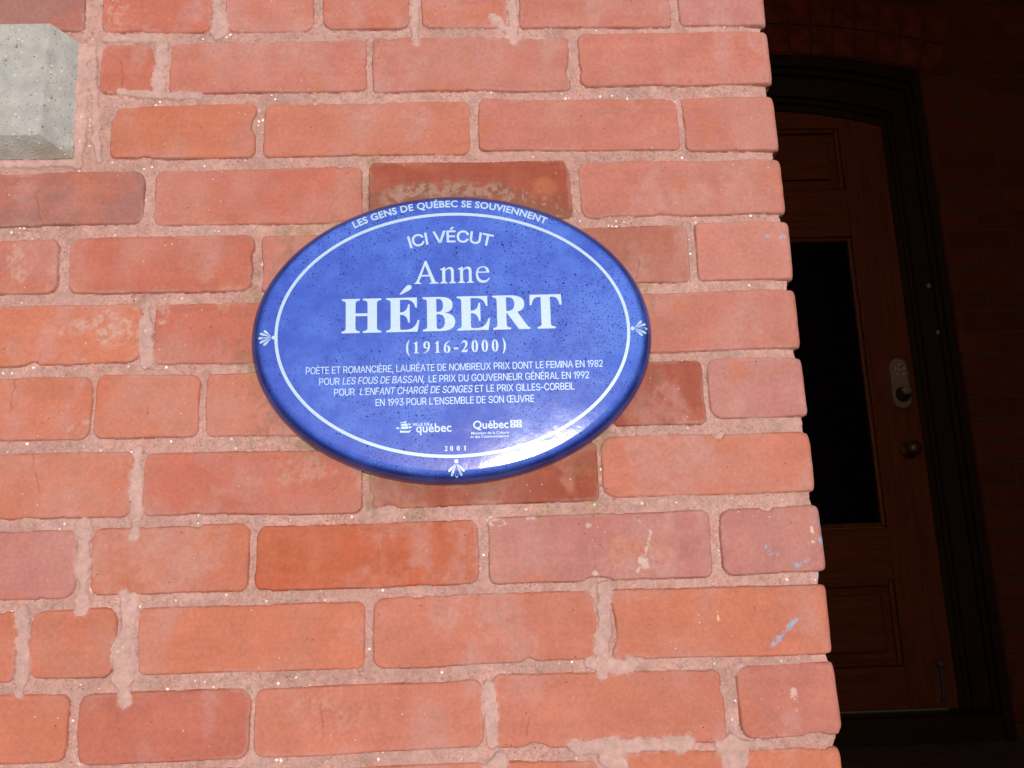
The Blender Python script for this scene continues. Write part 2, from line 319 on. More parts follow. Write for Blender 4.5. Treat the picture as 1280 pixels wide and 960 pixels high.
def build_brick_wall():
    root = empty('brick_wall', (-0.4, 0, ZG), 'sunlit red brick house wall with pinkish mortar carrying the blue oval plaque', 'wall')
    FINE = 0.9
    U = axis(-1900, -862, 16, 2040, FINE, 9.0); V = axis(ZG*1000-20, -792, 88, 2700, FINE, 9.0)
    N = Noise(U, V); nu, nv = len(U), len(V)
    rng = random.Random(5)
    wu = 1.1*N.fbm(40, 2, 1)+0.28*N.fbm(6, 2, 2); wv = 1.1*N.fbm(60, 2, 3)+0.28*N.fbm(5, 2, 4)
    UU = np.broadcast_to(U[None, :], (nv, nu)); VV = np.broadcast_to(V[:, None], (nv, nu))
    Uw = UU+wu; Vw = VV+wv
    mort = -3.0+1.3*N.fbm(16, 3, 11)+0.7*N.fbm(3.4, 2, 12)          # mortar height, mm
    mort = mort-3.8*sstep(-26, -2, UU)*(1-sstep(2, 40, UU))
    H = mort.copy(); D = np.full((nv, nu), 50.0); C = np.zeros((nv, nu, 3)); SH = np.zeros(nv)
    tones = dict(P=(0.445, 0.158, 0.120), R=(0.43, 0.132, 0.092), O=(0.465, 0.154, 0.096), Q=(0.47, 0.163, 0.112), U=(0.41, 0.100, 0.048),
                 D=(0.29, 0.068, 0.040), E=(0.34, 0.120, 0.085), V=(0.41, 0.162, 0.142), S=(0.36, 0.13, 0.10))
    rows = {}
    for b in BRICKS: rows.setdefault(b[0], []).append(list(b))
    for k in (1, 2): rows[k].pop(0)
    allb = []
    for k in range(-int(2700/73.5)-2, int(2200/73.5)+2):
        zc = -k*73.5+36.75
        if k in (1, 2): allb.append([k, -1250, -1050, zc+30.5, zc+30.5, zc-30.5, zc-30.5, 'R'])
        if k in rows:
            rb = sorted(rows[k], key=lambda b: b[1]); x = (rb[0][1] if k not in (1, 2) else -1250)-13; last = rb[-1]
            wrap = RC*0.57+(104 if last[2]-last[1] > 150 else 210); last[2] = wrap
            allb += rb
        else:
            big = k % 2; wrap = RC*0.57+(104 if big else 210); x0 = -209 if big else -100
            allb.append([k, x0, wrap, zc+30.5, zc+30.5, zc-30.5, zc-30.5, rng.choice('PROQV')]); x = x0-12
        while x > -1900:                                            # leftwards
            w = rng.choice((208, 208, 208, 207, 100))+rng.uniform(-3, 3)
            allb.append([k, x-w, x, zc+30.5+rng.uniform(-1, 1), zc+30.5, zc-30.5, zc-30.5+rng.uniform(-1, 1), rng.choice('PROOQVR')]); x -= w+rng.uniform(10, 14)
        x = wrap+12
        while x < 2050:                                             # round the corner into the porch
            w = 208+rng.uniform(-3, 3)
            allb.append([k, x, x+w, zc+30.5, zc+30.5, zc-30.5, zc-30.5, rng.choice('PROQVR')]); x += w+12
        # each course ends a little differently at the corner
        e = CORNER.get(k, rng.uniform(-1.5, 1.5)); SH += e*(np.abs(V-zc) < 36.75)
    SH = np.convolve(np.pad(SH, 3, 'edge'), np.ones(7)/7, 'valid')
    pale_n = N.fbm(70, 3, 21); tone_n = N.fbm(34, 3, 22); vert_n = N.fbm(60, 2, 23, 0.35); grain = N.fbm(8, 3, 24)
    streak = N.fbm(7, 2, 25, 14.0); chip = np.maximum(N.fbm(34, 3, 26)-0.62, 0)*9.0; haze = N.fbm(90, 4, 27); blotb = N.fbm(6, 4, 28, gain=0.7)
    small0 = N.fbm(7, 3, 63); und = 0.55*N.fbm(55, 2, 31)+0.22*N.fbm(9, 3, 32)
    for k, xl, xr, tl, tr, bl, br, ty in allb:
        if xr < -1900 or xl > 2050: continue
        i0, i1 = np.searchsorted(U, (xl-9, xr+9)); j0, j1 = np.searchsorted(V, (min(bl, br)-9, max(tl, tr)+9))
        if i1-i0 < 2 or j1-j0 < 2: continue
        S = np.s_[j0:j1, i0:i1]
        u = Uw[S]; v = Vw[S]
        f = np.clip((UU[S]-xl)/(min(xr, 0)-xl) if xl < 0 else (UU[S]-xl)/(xr-xl), 0, 1); zt = tl+(tr-tl)*f; zb = bl+(br-bl)*f
        hw = (xr-xl)/2; hh = (zt-zb)/2; rad = rng.uniform(4.0, 12.0)
        qx = np.abs(u-(xl+xr)/2)-hw+rad; qz = np.abs(v-(zt+zb)/2)-hh+rad
        d = np.sqrt(np.maximum(qx, 0)**2+np.maximum(qz, 0)**2)+np.minimum(np.maximum(qx, qz), 0)-rad+chip[S]-0.45
        bh = rng.uniform(-0.7, 0.7)+rng.uniform(-0.5, 0.5)*(u-(xl+xr)/2)/hw+rng.uniform(-0.9, 0.5)*(v-(zt+zb)/2)/hh+und[S]
        e = np.clip(-d/3.0, 0, 1); bh = bh-1.3*(1-np.sqrt(np.clip(1-(1-e)**2, 0, 1)))
        e = np.clip(-d/rng.uniform(8, 15), 0, 1); bh = bh-rng.uniform(2.0, 4.0)*sstep(-22, -4, UU[S])*sstep(40, 12, UU[S])*(1-np.sqrt(np.clip(1-(1-e)**2, 0, 1)))
        p = sstep(0.5, -1.0, d); better = d < D[S]
        H[S] = np.where(better, mort[S]+(np.maximum(bh, mort[S]+0.3)-mort[S])*p, H[S])
        c = np.broadcast_to(np.array(tones[ty])*rng.uniform(0.95, 1.05), d.shape+(3,)).copy()
        c *= (1+0.07*tone_n[S]+0.03*grain[S]+0.04*streak[S])[..., None]
        w = np.clip(0.10+0.55*pale_n[S]+0.25*vert_n[S], 0, 0.5)[..., None]*(0.35 if ty in 'DU' else 1)
        c = c*(1-w)+np.array((0.45, 0.215, 0.178))*w
        w = np.clip(-0.25-0.8*tone_n[S]+0.3*vert_n[S], 0, 0.5)[..., None]
        c = c*(1-w)+np.array((0.47, 0.148, 0.078))*w
        w = (0.42*sstep(0.15, 0.65, haze[S]+0.35*vert_n[S]+0.22*blotb[S])*np.clip(0.7+0.6*grain[S], 0, 1))[..., None]
        c = c*(1-w)+np.array((0.46, 0.255, 0.225))*w
        if ty == 'S':
            w = np.clip(0.3+0.5*grain[S]+0.9*pale_n[S], 0, 0.6)[..., None]
            c = c*(1-w)+np.array((0.25, 0.125, 0.11))*w
        if rng.random() < 0.35:
            x0 = rng.uniform(xl+20, xr-20); z0 = rng.uniform(min(bl, br)+12, max(tl, tr)-12); ln = rng.uniform(6, 22); sl = rng.uniform(-1.2, 1.2)
            cr = np.abs((u-x0)-sl*(v-z0)*0.3-1.2*small0[S])*(np.abs(v-z0) < ln)+9*(np.abs(v-z0) >= ln)
            w = (0.5*sstep(0.9, 0.2, cr))[..., None]; c = c*(1-w)+np.array((0.20, 0.06, 0.04))*w
            H[S] -= 0.5*w[..., 0]*better
        C[S] = np.where(better[..., None], c, C[S]); D[S] = np.minimum(d, D[S])
    brick = D < -0.2
    # ---- mortar: sandy old mortar and smooth pale repointing
    m1 = N.fbm(28, 3, 41)[..., None]
    MC = np.array((0.440, 0.255, 0.218))*(1+0.12*m1)+np.array((0.012, -0.008, -0.012))*N.fbm(12, 2, 42)[..., None]
    sand = np.clip(0.8+0.45*N.fbm(24, 3, 43), 0.2, 1.2)
    jag = 1.9*N.fbm(10, 4, 51)+0.8*N.fbm(2.8, 2, 52); small = N.fbm(7, 3, 53); lump = N.fbm(19, 2, 55); blot = N.fbm(5, 4, 54, gain=0.7)
    def window(x0, z0, x1, z1, pad):
        i = np.searchsorted(U, (min(x0, x1)-pad, max(x0, x1)+pad)); j = np.searchsorted(V, (min(z0, z1)-pad, max(z0, z1)+pad))
        return np.s_[j[0]:j[1], i[0]:i[1]]
    def capsule(S, x0, z0, x1, z1):
        dx, dz = x1-x0, z1-z0; q = dx*dx+dz*dz+1e-9
        t = np.clip(((UU[S]-x0)*dx+(VV[S]-z0)*dz)/q, 0, 1)
        return np.sqrt((UU[S]-x0-t*dx)**2+(VV[S]-z0-t*dz)**2)
    for x0, z0, x1, z1, w in SMEARS:
        S = window(x0, z0, x1, z1, w+8); d = capsule(S, x0, z0, x1, z1)+jag[S]+lump[S]*w*0.33-w*0.93; a = sstep(0.8, -1.6, d)
        H[S] = H[S]*(1-a)+np.maximum(-0.2+0.45*small[S]+0.5*np.clip(-d/6, 0, 1), H[S]-0.2)*a
        inn = d < 0.1
        MC[S] = np.where(inn[..., None], np.array((0.48, 0.295, 0.262))*(1+0.08*m1[S]), MC[S]); sand[S] = np.where(inn, 0.25, sand[S]); brick[S] &= ~inn
        film = 0.6*sstep(3.2, 0.2, d)*sstep(-0.15, 0.3, blot[S])
        C[S] = C[S]*(1-film[..., None])+np.array((0.47, 0.27, 0.225))*film[..., None]
    edgef = 0.40*sstep(-4.5, -0.3, D+1.6*blot)*sstep(0.1, 0.6, N.fbm(45, 3, 56))
    C = C*(1-edgef[..., None])+np.array((0.47, 0.275, 0.235))*edgef[..., None]
    def paint(S, w, col):
        w = np.clip(w, 0, 1)[..., None]
        C[S] = C[S]*(1-w)+np.array(col)*w; MC[S] = MC[S]*(1-w)+np.array(col)*w
    # ---- stains: brown edge and green-yellow growth round the plaque, chalky bloom, paint
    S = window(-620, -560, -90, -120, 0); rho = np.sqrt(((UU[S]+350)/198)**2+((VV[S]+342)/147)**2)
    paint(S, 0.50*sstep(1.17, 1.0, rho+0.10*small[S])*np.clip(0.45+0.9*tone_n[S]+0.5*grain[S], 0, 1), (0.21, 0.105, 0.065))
    for x, z in GROWTH:
        S = window(x, z, x, z, 30); d = np.hypot(UU[S]-x, VV[S]-z)
        w = sstep(17, 4, d+9*small[S])*np.clip(0.3+0.7*blot[S], 0, 0.6)
        MC[S] = MC[S]*(1-w[..., None])+np.array((0.27, 0.19, 0.075))*w[..., None]
        C[S] = C[S]*(1-0.5*w[..., None])+np.array((0.26, 0.16, 0.05))*0.5*w[..., None]
    S = window(-440, -216, -220, -145, 0); r2 = np.sqrt(((UU[S]+350)/198)**2+((VV[S]+342)/147)**2)
    band = sstep(1.02, 1.06, r2+0.03*small[S])*sstep(1.17, 1.10, r2+0.04*small[S])*sstep(-428, -415, UU[S])*sstep(-222, -240, UU[S])*(VV[S] < -153)
    paint(S, 0.5*(r2 < 1.2)*(UU[S] > -436)*(UU[S] < -223)*(VV[S] < -150)*sstep(1.22, 1.06, r2+0.08*small[S]), (0.17, 0.085, 0.055))
    paint(S, 0.6*band*sstep(0.0, 0.25, blot[S]+0.35-0.7*sstep(-345, -260, UU[S])*1.0), (0.36, 0.235, 0.185))
    for x, z, rx, rz, w in BLOOM:
        S = window(x-rx, z-rz, x+rx, z+rz, 12); d = np.hypot((UU[S]-x)/rx, (VV[S]-z)/rz)
        paint(S, w*sstep(1.1, 0.5, d+0.5*small[S])*sstep(-0.25, 0.35, blot[S]+0.4*vert_n[S]), (0.50, 0.29, 0.235))
    for x0, z0, x1, z1, w, col, th in PAINT:
        if col is BLUE: w *= 0.75
        S = window(x0, z0, x1, z1, w+10); d = capsule(S, x0, z0, x1, z1)+0.9*jag[S]-w
        paint(S, 0.62*sstep(0.7, -0.5, d)*sstep(th-0.2, th+0.2, blot[S]), col)
    # ---- surface points, wrapped round the pier's corner
    arc = RC*math.pi/2; a = np.clip((U+RC)/RC, 0, math.pi/2)
    bx = np.where(U < -RC, U, -RC+RC*np.sin(a)); by = np.where(U < -RC, 0.0, RC-RC*np.cos(a))+np.maximum(U+RC-arc, 0)
    ramp = sstep(-45, -8, U)
    X = bx[None, :]+np.sin(a)[None, :]*H+ramp[None, :]*SH[:, None]; Y = by[None, :]-np.cos(a)[None, :]*H; Z = np.broadcast_to(V[:, None], X.shape)
    P = np.stack([X, Y, Z], -1).reshape(-1, 3)/1000.0
    idx = np.arange(nu*nv).reshape(nv, nu)
    Q = np.stack([idx[:-1, :-1], idx[:-1, 1:], idx[1:, 1:], idx[1:, :-1]], -1).reshape(-1, 4)
    b = brick.astype(np.int8); fb = ((b[:-1, :-1]+b[:-1, 1:]+b[1:, 1:]+b[1:, :-1]) >= 2).reshape(-1)
    for name, sel, cc, mat in (('brickwork', fb, C, M_BRICK), ('mortar', ~fb, MC, M_MORTAR)):
        q = Q[sel]; used = np.unique(q); remap = np.zeros(nu*nv, np.int32); remap[used] = np.arange(len(used)); q = remap[q]
        me = bpy.data.meshes.new(name)
        me.vertices.add(len(used)); me.vertices.foreach_set('co', P[used].astype(np.float32).ravel())
        me.loops.add(q.size); me.loops.foreach_set('vertex_index', q.astype(np.int32).ravel())
        me.polygons.add(len(q)); me.polygons.foreach_set('loop_start', (np.arange(len(q))*4).astype(np.int32)); me.polygons.foreach_set('loop_total', np.full(len(q), 4, np.int32))
        me.polygons.foreach_set('use_smooth', np.ones(len(q), bool))
        me.update(calc_edges=True)
        at = me.attributes.new('col', 'FLOAT_COLOR', 'POINT'); src = C if name == 'brickwork' else MC
        if name == 'brickwork':                     # the outermost ring of brick vertices can have no brick colour yet
            bad = (C.sum(-1) < 1e-6); src = np.where(bad[..., None], MC, C)
        col = np.ones((len(used), 4), np.float32); col[:, :3] = np.clip(src.reshape(-1, 3)[used], 0.01, 0.95); at.data.foreach_set('color', col.ravel())
        if name == 'mortar':
            at = me.attributes.new('sand', 'FLOAT', 'POINT'); at.data.foreach_set('value', sand.reshape(-1)[used].astype(np.float32))
        link_mesh(name, me, mat, root)
    return root

CORNER = {k: e for k, e in zip(range(0, 12), (0.2, -0.1, 0.2, -0.3, 0.9, -0.1, 1.4, 0.5, 1.8, -0.4, 0.7, -2.0))}
GROWTH = [[-438, -174], [-438, -147], [-496, -222], [-468, -218], [-517, -224], [-157, -296], [-551, -295], [-545, -376], [-551, -364], [-436, -474], [-436, -505], [-222, -481], [-213, -450], [-267, -518], [-220, -513], [-389, -511], [-458, -441], [-496, -447], [-550, -444]]
BLOOM = [(-690, -322, 42, 20, 0.85), (-712, -424, 12, 14, 0.8), (-785, -250, 16, 28, 0.6), (-752, -262, 5, 22, 0.5), (-705, 36, 12, 30, 0.6), (-660, -350, 12, 8, 0.7),
         (-500, -470, 40, 16, 0.35), (-690, -68, 30, 5, 0.8), (-735, -85, 18, 40, 0.7), (-190, -560, 60, 26, 0.3), (-470, -695, 40, 24, 0.3), (-345, -610, 25, 18, 0.3), (-640, -300, 8, 20, 0.6)]
WHITE, BLUE, CREAM = (0.62, 0.47, 0.43), (0.24, 0.40, 0.62), (0.80, 0.62, 0.36)
PAINT = [(-175, -566, -172, -571, 4.2, WHITE, -0.3), (-178, -573, -180, -577, 1.6, WHITE, -0.5), (-172, -563, -165, -540, 0.9, WHITE, 0.0), (-165, -540, -176, -528, 0.8, WHITE, 0.0), (-220, -576, -219, -578, 2.6, WHITE, -0.4),
         (-318, -524, -305, -526, 4.5, WHITE, 0.05), (-225, -532, -224, -532, 2.5, WHITE, -0.2), (-282, -523, -276, -523, 2.0, WHITE, 0.0), (-42, -690, -42, -694, 3.6, WHITE, -0.3), (-41, -699, -40, -706, 1.6, WHITE, 0.1),
         (-25, -241, -25, -242, 2.4, BLUE, -0.5), (-10, -239, -9, -245, 2.6, BLUE, 0.0), (-53, -558, -52, -562, 3.6, BLUE, -0.25), (-48, -564, -28, -575, 1.1, BLUE, 0.0), (-27, -575, -20, -573, 3.8, BLUE, 0.0), (-18, -568, -17, -572, 2.0, BLUE, 0.0),
         (-1, -535, 0, -541, 2.5, BLUE, -0.1), (-2, -553, 0, -557, 2.3, BLUE, -0.2), (-6, -586, -2, -586, 1.5, BLUE, 0.0), (-33, -626, -40, -632, 1.8, BLUE, -0.2), (-42, -635, -58, -648, 1.2, BLUE, -0.3), (1, -684, 2, -690, 2.0, BLUE, -0.2), (-7, -601, -4, -602, 1.5, BLUE, 0.1),
         (-11, -541, -11, -553, 0.7, CREAM, -0.2), (-107, -613, -107, -627, 0.6, CREAM, -0.2)]
WALL = build_brick_wall()
# the end of a stone window sill, set in the wall
def sill():
    rng = random.Random(3)
    bm = bmesh.new(); L = []
    for y, x, zt, zb in ((-0.018, -0.766, 0.0065, -0.1212), (0.002, -0.7405, -0.006, -0.1385), (0.05, -0.7405, -0.006, -0.1385)):
        L.append([bm.verts.new(p) for p in ((-1.45, y, zb), (x, y, zb), (x, y, zt), (-1.45, y, zt))])
    for a, b in zip(L, L[1:]):
        for k in range(4): bm.faces.new((a[k], a[(k+1) % 4], b[(k+1) % 4], b[k]))
    bm.faces.new(L[0]); bm.faces.new(L[-1][::-1])
    bmesh.ops.bevel(bm, geom=[e for e in bm.edges if all(v.co.y < 0.0 for v in e.verts) or abs(e.verts[0].co.y-e.verts[1].co.y) > 0.02], offset=0.0012, segments=2, profile=0.5, affect='EDGES')
    me_o = obj('window_sill', bm, M_STONE, WALL)
    me = me_o.data; off = Vector((-0.85, 0, -0.14))
    for v in me.vertices: v.co -= off
    me_o.location = off
    me_o['label'] = 'pale grey speckled stone end of a window sill'
    return me_o
sill()
# the same wall over the porch opening
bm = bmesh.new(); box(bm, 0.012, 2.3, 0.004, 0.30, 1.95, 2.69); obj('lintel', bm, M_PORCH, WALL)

# ------------------------------------------------------------------ unseen wall added on the right to keep the sun out of the porch
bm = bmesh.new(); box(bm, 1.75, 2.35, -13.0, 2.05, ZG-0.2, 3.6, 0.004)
tag(obj('sun_blocker_wall', bm, M_SUN_BLOCKER), 'long unseen brick wall added to keep the sun out of the porch', 'wall')

# ------------------------------------------------------------------ back wall of the porch with its arched opening
XA, XB = 0.115, 1.285
def arch_o(x): return 1.275-0.0732*((x-0.70)/0.585)**2
def arch_i(x): return 1.094-0.070*((x-0.70)/0.455)**2
YW = 2.05
def porch_wall():
    root = empty('porch_wall', (0.7, YW, ZP), 'dark brick back wall of the shaded porch with an arched doorway', 'wall')
    bm = bmesh.new()
    box(bm, -0.01, XA, YW, 2.33, ZP-0.1, 2.06); box(bm, XB, 1.76, YW, 2.33, ZP-0.1, 2.06)
    n = 24; pr = None
    for i in range(n+1):
        x = XA+(XB-XA)*i/n; z = arch_o(x)
        q = [bm.verts.new(p) for p in ((x, YW, z), (x, YW, 2.06), (x, 2.33, 2.06), (x, 2.33, z))]
        if pr:
            for k in range(4): bm.faces.new((pr[k], q[k], q[(k+1) % 4], pr[(k+1) % 4]))
        pr = q
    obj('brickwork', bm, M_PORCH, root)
    bm = bmesh.new(); rng = random.Random(8)                        # soldier bricks over the arch
    Rr = 2.375; cz = 1.275-Rr; a0 = math.asin(0.585/Rr)+0.03; n = 17
    for row in range(2):
        for i in range(n):
            a = -a0+2*a0*(i+0.5)/n; rr = Rr+0.006+row*0.116
            w = 2*a0*rr/n*0.5-0.005
            g = bmesh.ops.create_cube(bm, size=1.0)['verts']
            for v in g:
                tx, tz, ty = v.co.x*2*w, (v.co.z+0.5)*0.108, v.co.y
                v.co = Vector((0.70+(rr+tz)*math.sin(a)+tx*math.cos(a), YW+0.02+ty*0.05-rng.uniform(0, 0.0008), cz+(rr+tz)*math.cos(a)-tx*math.sin(a)))
    obj('arch', bm, M_VOUSSOIR, root)
porch_wall()

# ------------------------------------------------------------------ door frame
def ring(bm, t0, t1, y0, y1, z0):
    def loop(t):
        xl, xr = XA+0.13*t, XB-0.13*t; n = 20
        pts = [(xl, z0)]
        for i in range(n+1):
            x = xl+(xr-xl)*i/n; pts.append((x, arch_o(x)*(1-t)+arch_i(x)*t))
        return pts+[(xr, z0)]
    A, B = loop(t0), loop(t1)
    V = [[bm.verts.new((x, y, z)) for x, z in L] for L, y in ((A, y0), (B, y0), (B, y1), (A, y1))]
    for i in range(len(A)-1):
        for k in range(4): bm.faces.new((V[k][i], V[k][i+1], V[(k+1) % 4][i+1], V[(k+1) % 4][i]))
    for i in (0, -1): bm.faces.new([V[k][i] for k in range(4)])
FR = empty('door_frame', (0.7, 2.1, ZP), 'near black moulded timber frame with an arched head round the brown door', 'door frame')
bm = bmesh.new(); ring(bm, 0.003, 0.20, YW+0.012, 2.20, ZP+0.001); ring(bm, 0.202, 0.32, YW+0.030, 2.20, ZP+0.001); obj('outer_moulding', bm, M_FRAME, FR)
bm = bmesh.new(); ring(bm, 0.322, 0.75, YW+0.048, 2.20, ZP+0.001); ring(bm, 0.752, 0.86, YW+0.062, 2.20, ZP+0.001); ring(bm, 0.862, 1.0, YW+0.072, 2.20, ZP+0.001); obj('jamb', bm, M_FRAME, FR)
bm = bmesh.new(); box(bm, XA+0.02, XB-0.045, YW-0.03, 2.20, ZP+0.001, -0.992, 0.01); obj('threshold', bm, M_FRAME, FR)
for x, z in ((1.232, 0.40), (1.243, 0.232)):
    bm = bmesh.new(); lathe(bm, [(0.0085, 0), (0.0085, 0.003), (0.005, 0.006), (0.001, 0.0065)], (x, YW+0.0475, z), n=20); obj('screw_cap', bm, M_STEEL, FR, True)

# ------------------------------------------------------------------ the door
YD = 2.13
DR = empty('wooden_door', (0.7, YD, -0.987), 'dark varnished brown wooden door with tall glass pane in the shaded porch', 'door')
bm = bmesh.new()
box(bm, 1.000, 1.170, YD, 2.172, -0.986, 1.14, 0.002); box(bm, 0.23, 0.40, YD, 2.172, -0.986, 1.14, 0.002)
obj('stile', bm, M_DOOR, DR)
bm = bmesh.new()
for z0, z1 in ((1.022, 1.14), (0.602, 0.782), (-0.588, -0.416), (-0.986, -0.855)): box(bm, 0.4005, 0.9995, YD+0.001, 2.172, z0, z1, 0.002)
obj('rail', bm, M_DOORX, DR)
for z0, z1 in ((0.783, 1.021), (-0.854, -0.589)):
    bm = bmesh.new(); box(bm, 0.401, 0.999, YD+0.020, 2.166, z0, z1); box(bm, 0.445, 0.955, YD+0.008, YD+0.0195, z0+0.042, z1-0.042, 0.0065)
    pan = obj('panel', bm, M_DOORX, DR)
    bm = bmesh.new()
    for x0, x1, a, b in ((0.4012, 0.418, z0, z1), (0.982, 0.9988, z0, z1), (0.4182, 0.9818, z0, z0+0.016), (0.4182, 0.9818, z1-0.016, z1)):
        box(bm, x0, x1, YD+0.003, YD+0.0199, a+0.0004, b-0.0004, 0.005)
    obj('moulding', bm, M_DOOR, pan)
bm = bmesh.new(); box(bm, 0.402, 0.998, YD+0.022, YD+0.030, -0.414, 0.600); obj('glass_pane', bm, M_GLASS, DR)
bm = bmesh.new()
for x0, x1, a, b in ((0.4012, 0.416, -0.415, 0.601), (0.984, 0.9988, -0.415, 0.601), (0.4162, 0.9838, -0.415, -0.400), (0.4162, 0.9838, 0.586, 0.601)):
    box(bm, x0, x1, YD+0.004, YD+0.0215, a, b, 0.005)
obj('glazing_bead', bm, M_BEAD, DR)
def stadium(bm, cx, cz, w, h, y0, y1, bev=0.003, n=16):
    pts = []
    for i in range(n+1): a = math.pi*i/n; pts.append((cx+w*math.cos(a), cz+h-w+w*math.sin(a)))
    for i in range(n+1): a = math.pi+math.pi*i/n; pts.append((cx+w*math.cos(a), cz-h+w+w*math.sin(a)))
    ins = [((x-cx)*(1-bev/w)+cx, (z-cz)*(1-bev/h)+cz) for x, z in pts]
    L = [[bm.verts.new((x, y, z)) for x, z in q] for q, y in ((pts, y1), (pts, y0+bev), (ins, y0))]
    m = len(pts)
    for a, b in zip(L, L[1:]):
        for i in range(m): bm.faces.new((a[i], a[(i+1) % m], b[(i+1) % m], b[i]))
    bm.faces.new(L[0]); bm.faces.new(L[-1][::-1])
KX, KZ = 1.097, 0.062
bm = bmesh.new(); stadium(bm, KX, KZ, 0.031, 0.088, YD-0.022, YD-0.0005, 0.005); lock = obj('keypad_lock', bm, M_STEEL, DR)
for i, (dx, dz) in enumerate(((0.0, 0.064), (-0.014, 0.050), (0.014, 0.050), (0, 0.046), (-0.010, 0.030), (0.012, 0.030))):
    bm = bmesh.new(); lathe(bm, [(0.0052, 0), (0.0052, 0.002), (0.004, 0.003)], (KX+dx, YD-0.0222, KZ+dz), n=16); obj('button', bm, M_KEYS, lock, True)
bm = bmesh.new(); lathe(bm, [(0.026, 0), (0.026, 0.002), (0.024, 0.003)], (KX, YD-0.0222, KZ-0.040), n=32); obj('dial_recess', bm, M_BLACK, lock)
bm = bmesh.new(); lathe(bm, [(0.015, 0), (0.015, 0.02), (0.013, 0.024), (0.008, 0.025)], (KX+0.006, YD-0.0254, KZ-0.030), n=32); obj('thumb_turn', bm, M_STEEL, lock, True)
bm = bmesh.new(); lathe(bm, [(0.028, 0.0005), (0.027, 0.006), (0.013, 0.010), (0.011, 0.030), (0.019, 0.037), (0.024, 0.046), (0.023, 0.056), (0.014, 0.062), (0.004, 0.064)], (1.10, YD, -0.165), n=40); obj('door_knob', bm, M_BRASS, DR, True)
bm = bmesh.new(); box(bm, 1.094, 1.118, YD-0.004, YD-0.0005, -0.962, -0.845, 0.001)
box(bm, 1.1025, 1.1095, YD-0.016, YD-0.009, -0.955, -0.852, 0.002); lathe(bm, [(0.013, 0.0), (0.013, 0.02), (0.009, 0.026), (0.002, 0.028)], (1.106, YD-0.0045, -0.850), n=20); lathe(bm, [(0.008, 0.0), (0.008, 0.013), (0.003, 0.017)], (1.106, YD-0.0045, -0.955), n=16)
obj('foot_bolt', bm, M_DULL, DR)
# half-round stone step in front of the threshold
bm = bmesh.new(); n = 40; cx, cy = 0.72, 2.018
top = []; bot = []; nose = []
for i in range(n+1):
    a = math.pi*i/n
    for L, k, z in ((bot, 1.0, ZP+0.0006), (nose, 1.0, ZP+0.016), (top, 0.975, ZP+0.024)):
        L.append(bm.verts.new((cx+0.66*k*math.cos(a), cy-0.60*k*math.sin(a), z)))
for A, B in ((bot, nose), (nose, top)):
    for i in range(n): bm.faces.new((A[i], A[i+1], B[i+1], B[i]))
    bm.faces.new((A[-1], A[0], B[0], B[-1]))
bm.faces.new(top); bm.faces.new(bot[::-1])
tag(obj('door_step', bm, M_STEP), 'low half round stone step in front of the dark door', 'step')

# ------------------------------------------------------------------ the oval plaque
PX, PZ, PA, PB, PT = -0.3503, -0.3420, 0.1985, 0.1478, 0.0190
def face_y(rho):
    """distance of the glazed front from the wall at normalised radius rho"""
    s = PT-0.0006*rho**4-0.0014*rho**10
    if rho > 0.915: s -= 0.0150*(1-math.sqrt(max(0.0, 1-((rho-0.915)/0.085)**2.2)))
    return s
PL = empty('oval_plaque', (PX, -0.001, PZ), 'blue oval commemorative plaque with white lettering on the brick wall', 'plaque')
def plaque_body():
    rr = [0.02+0.89*i/44 for i in range(45)]+[0.915+0.085*math.sin(math.pi/2*i/30) for i in range(31)]
    n = 256; me = bpy.data.meshes.new('plaque_body'); V = [(0, -face_y(0), 0)]; Fc = []
    for r in rr:
        for i in range(n):
            a = 2*math.pi*i/n; V.append((PA*r*math.cos(a), -face_y(r), PB*r*math.sin(a)))
    for i in range(n): V.append((PA*math.cos(2*math.pi*i/n), 0.0025, PB*math.sin(2*math.pi*i/n)))
    for i in range(n): Fc.append((0, 1+i, 1+(i+1) % n))
    k = len(rr)+1
    for j in range(k-1):
        for i in range(n): Fc.append((1+j*n+i, 1+(j+1)*n+i, 1+(j+1)*n+(i+1) % n, 1+j*n+(i+1) % n))
    Fc.append([1+(k-1)*n+i for i in range(n)][::-1])
    me.from_pydata(V, [], Fc)
    at = me.attributes.new('rim_shade', 'FLOAT', 'POINT')  # mask for the painted edge shade, full at the outer edge
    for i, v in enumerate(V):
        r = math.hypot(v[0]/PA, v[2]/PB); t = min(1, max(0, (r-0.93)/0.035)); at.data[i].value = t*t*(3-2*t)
    for p in me.polygons: p.use_smooth = len(p.vertices) < 5
    bm = bmesh.new(); bm.from_mesh(me); bmesh.ops.recalc_face_normals(bm, faces=bm.faces); bm.to_mesh(me); bm.free()
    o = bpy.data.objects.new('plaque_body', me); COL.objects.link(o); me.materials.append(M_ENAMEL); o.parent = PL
plaque_body()

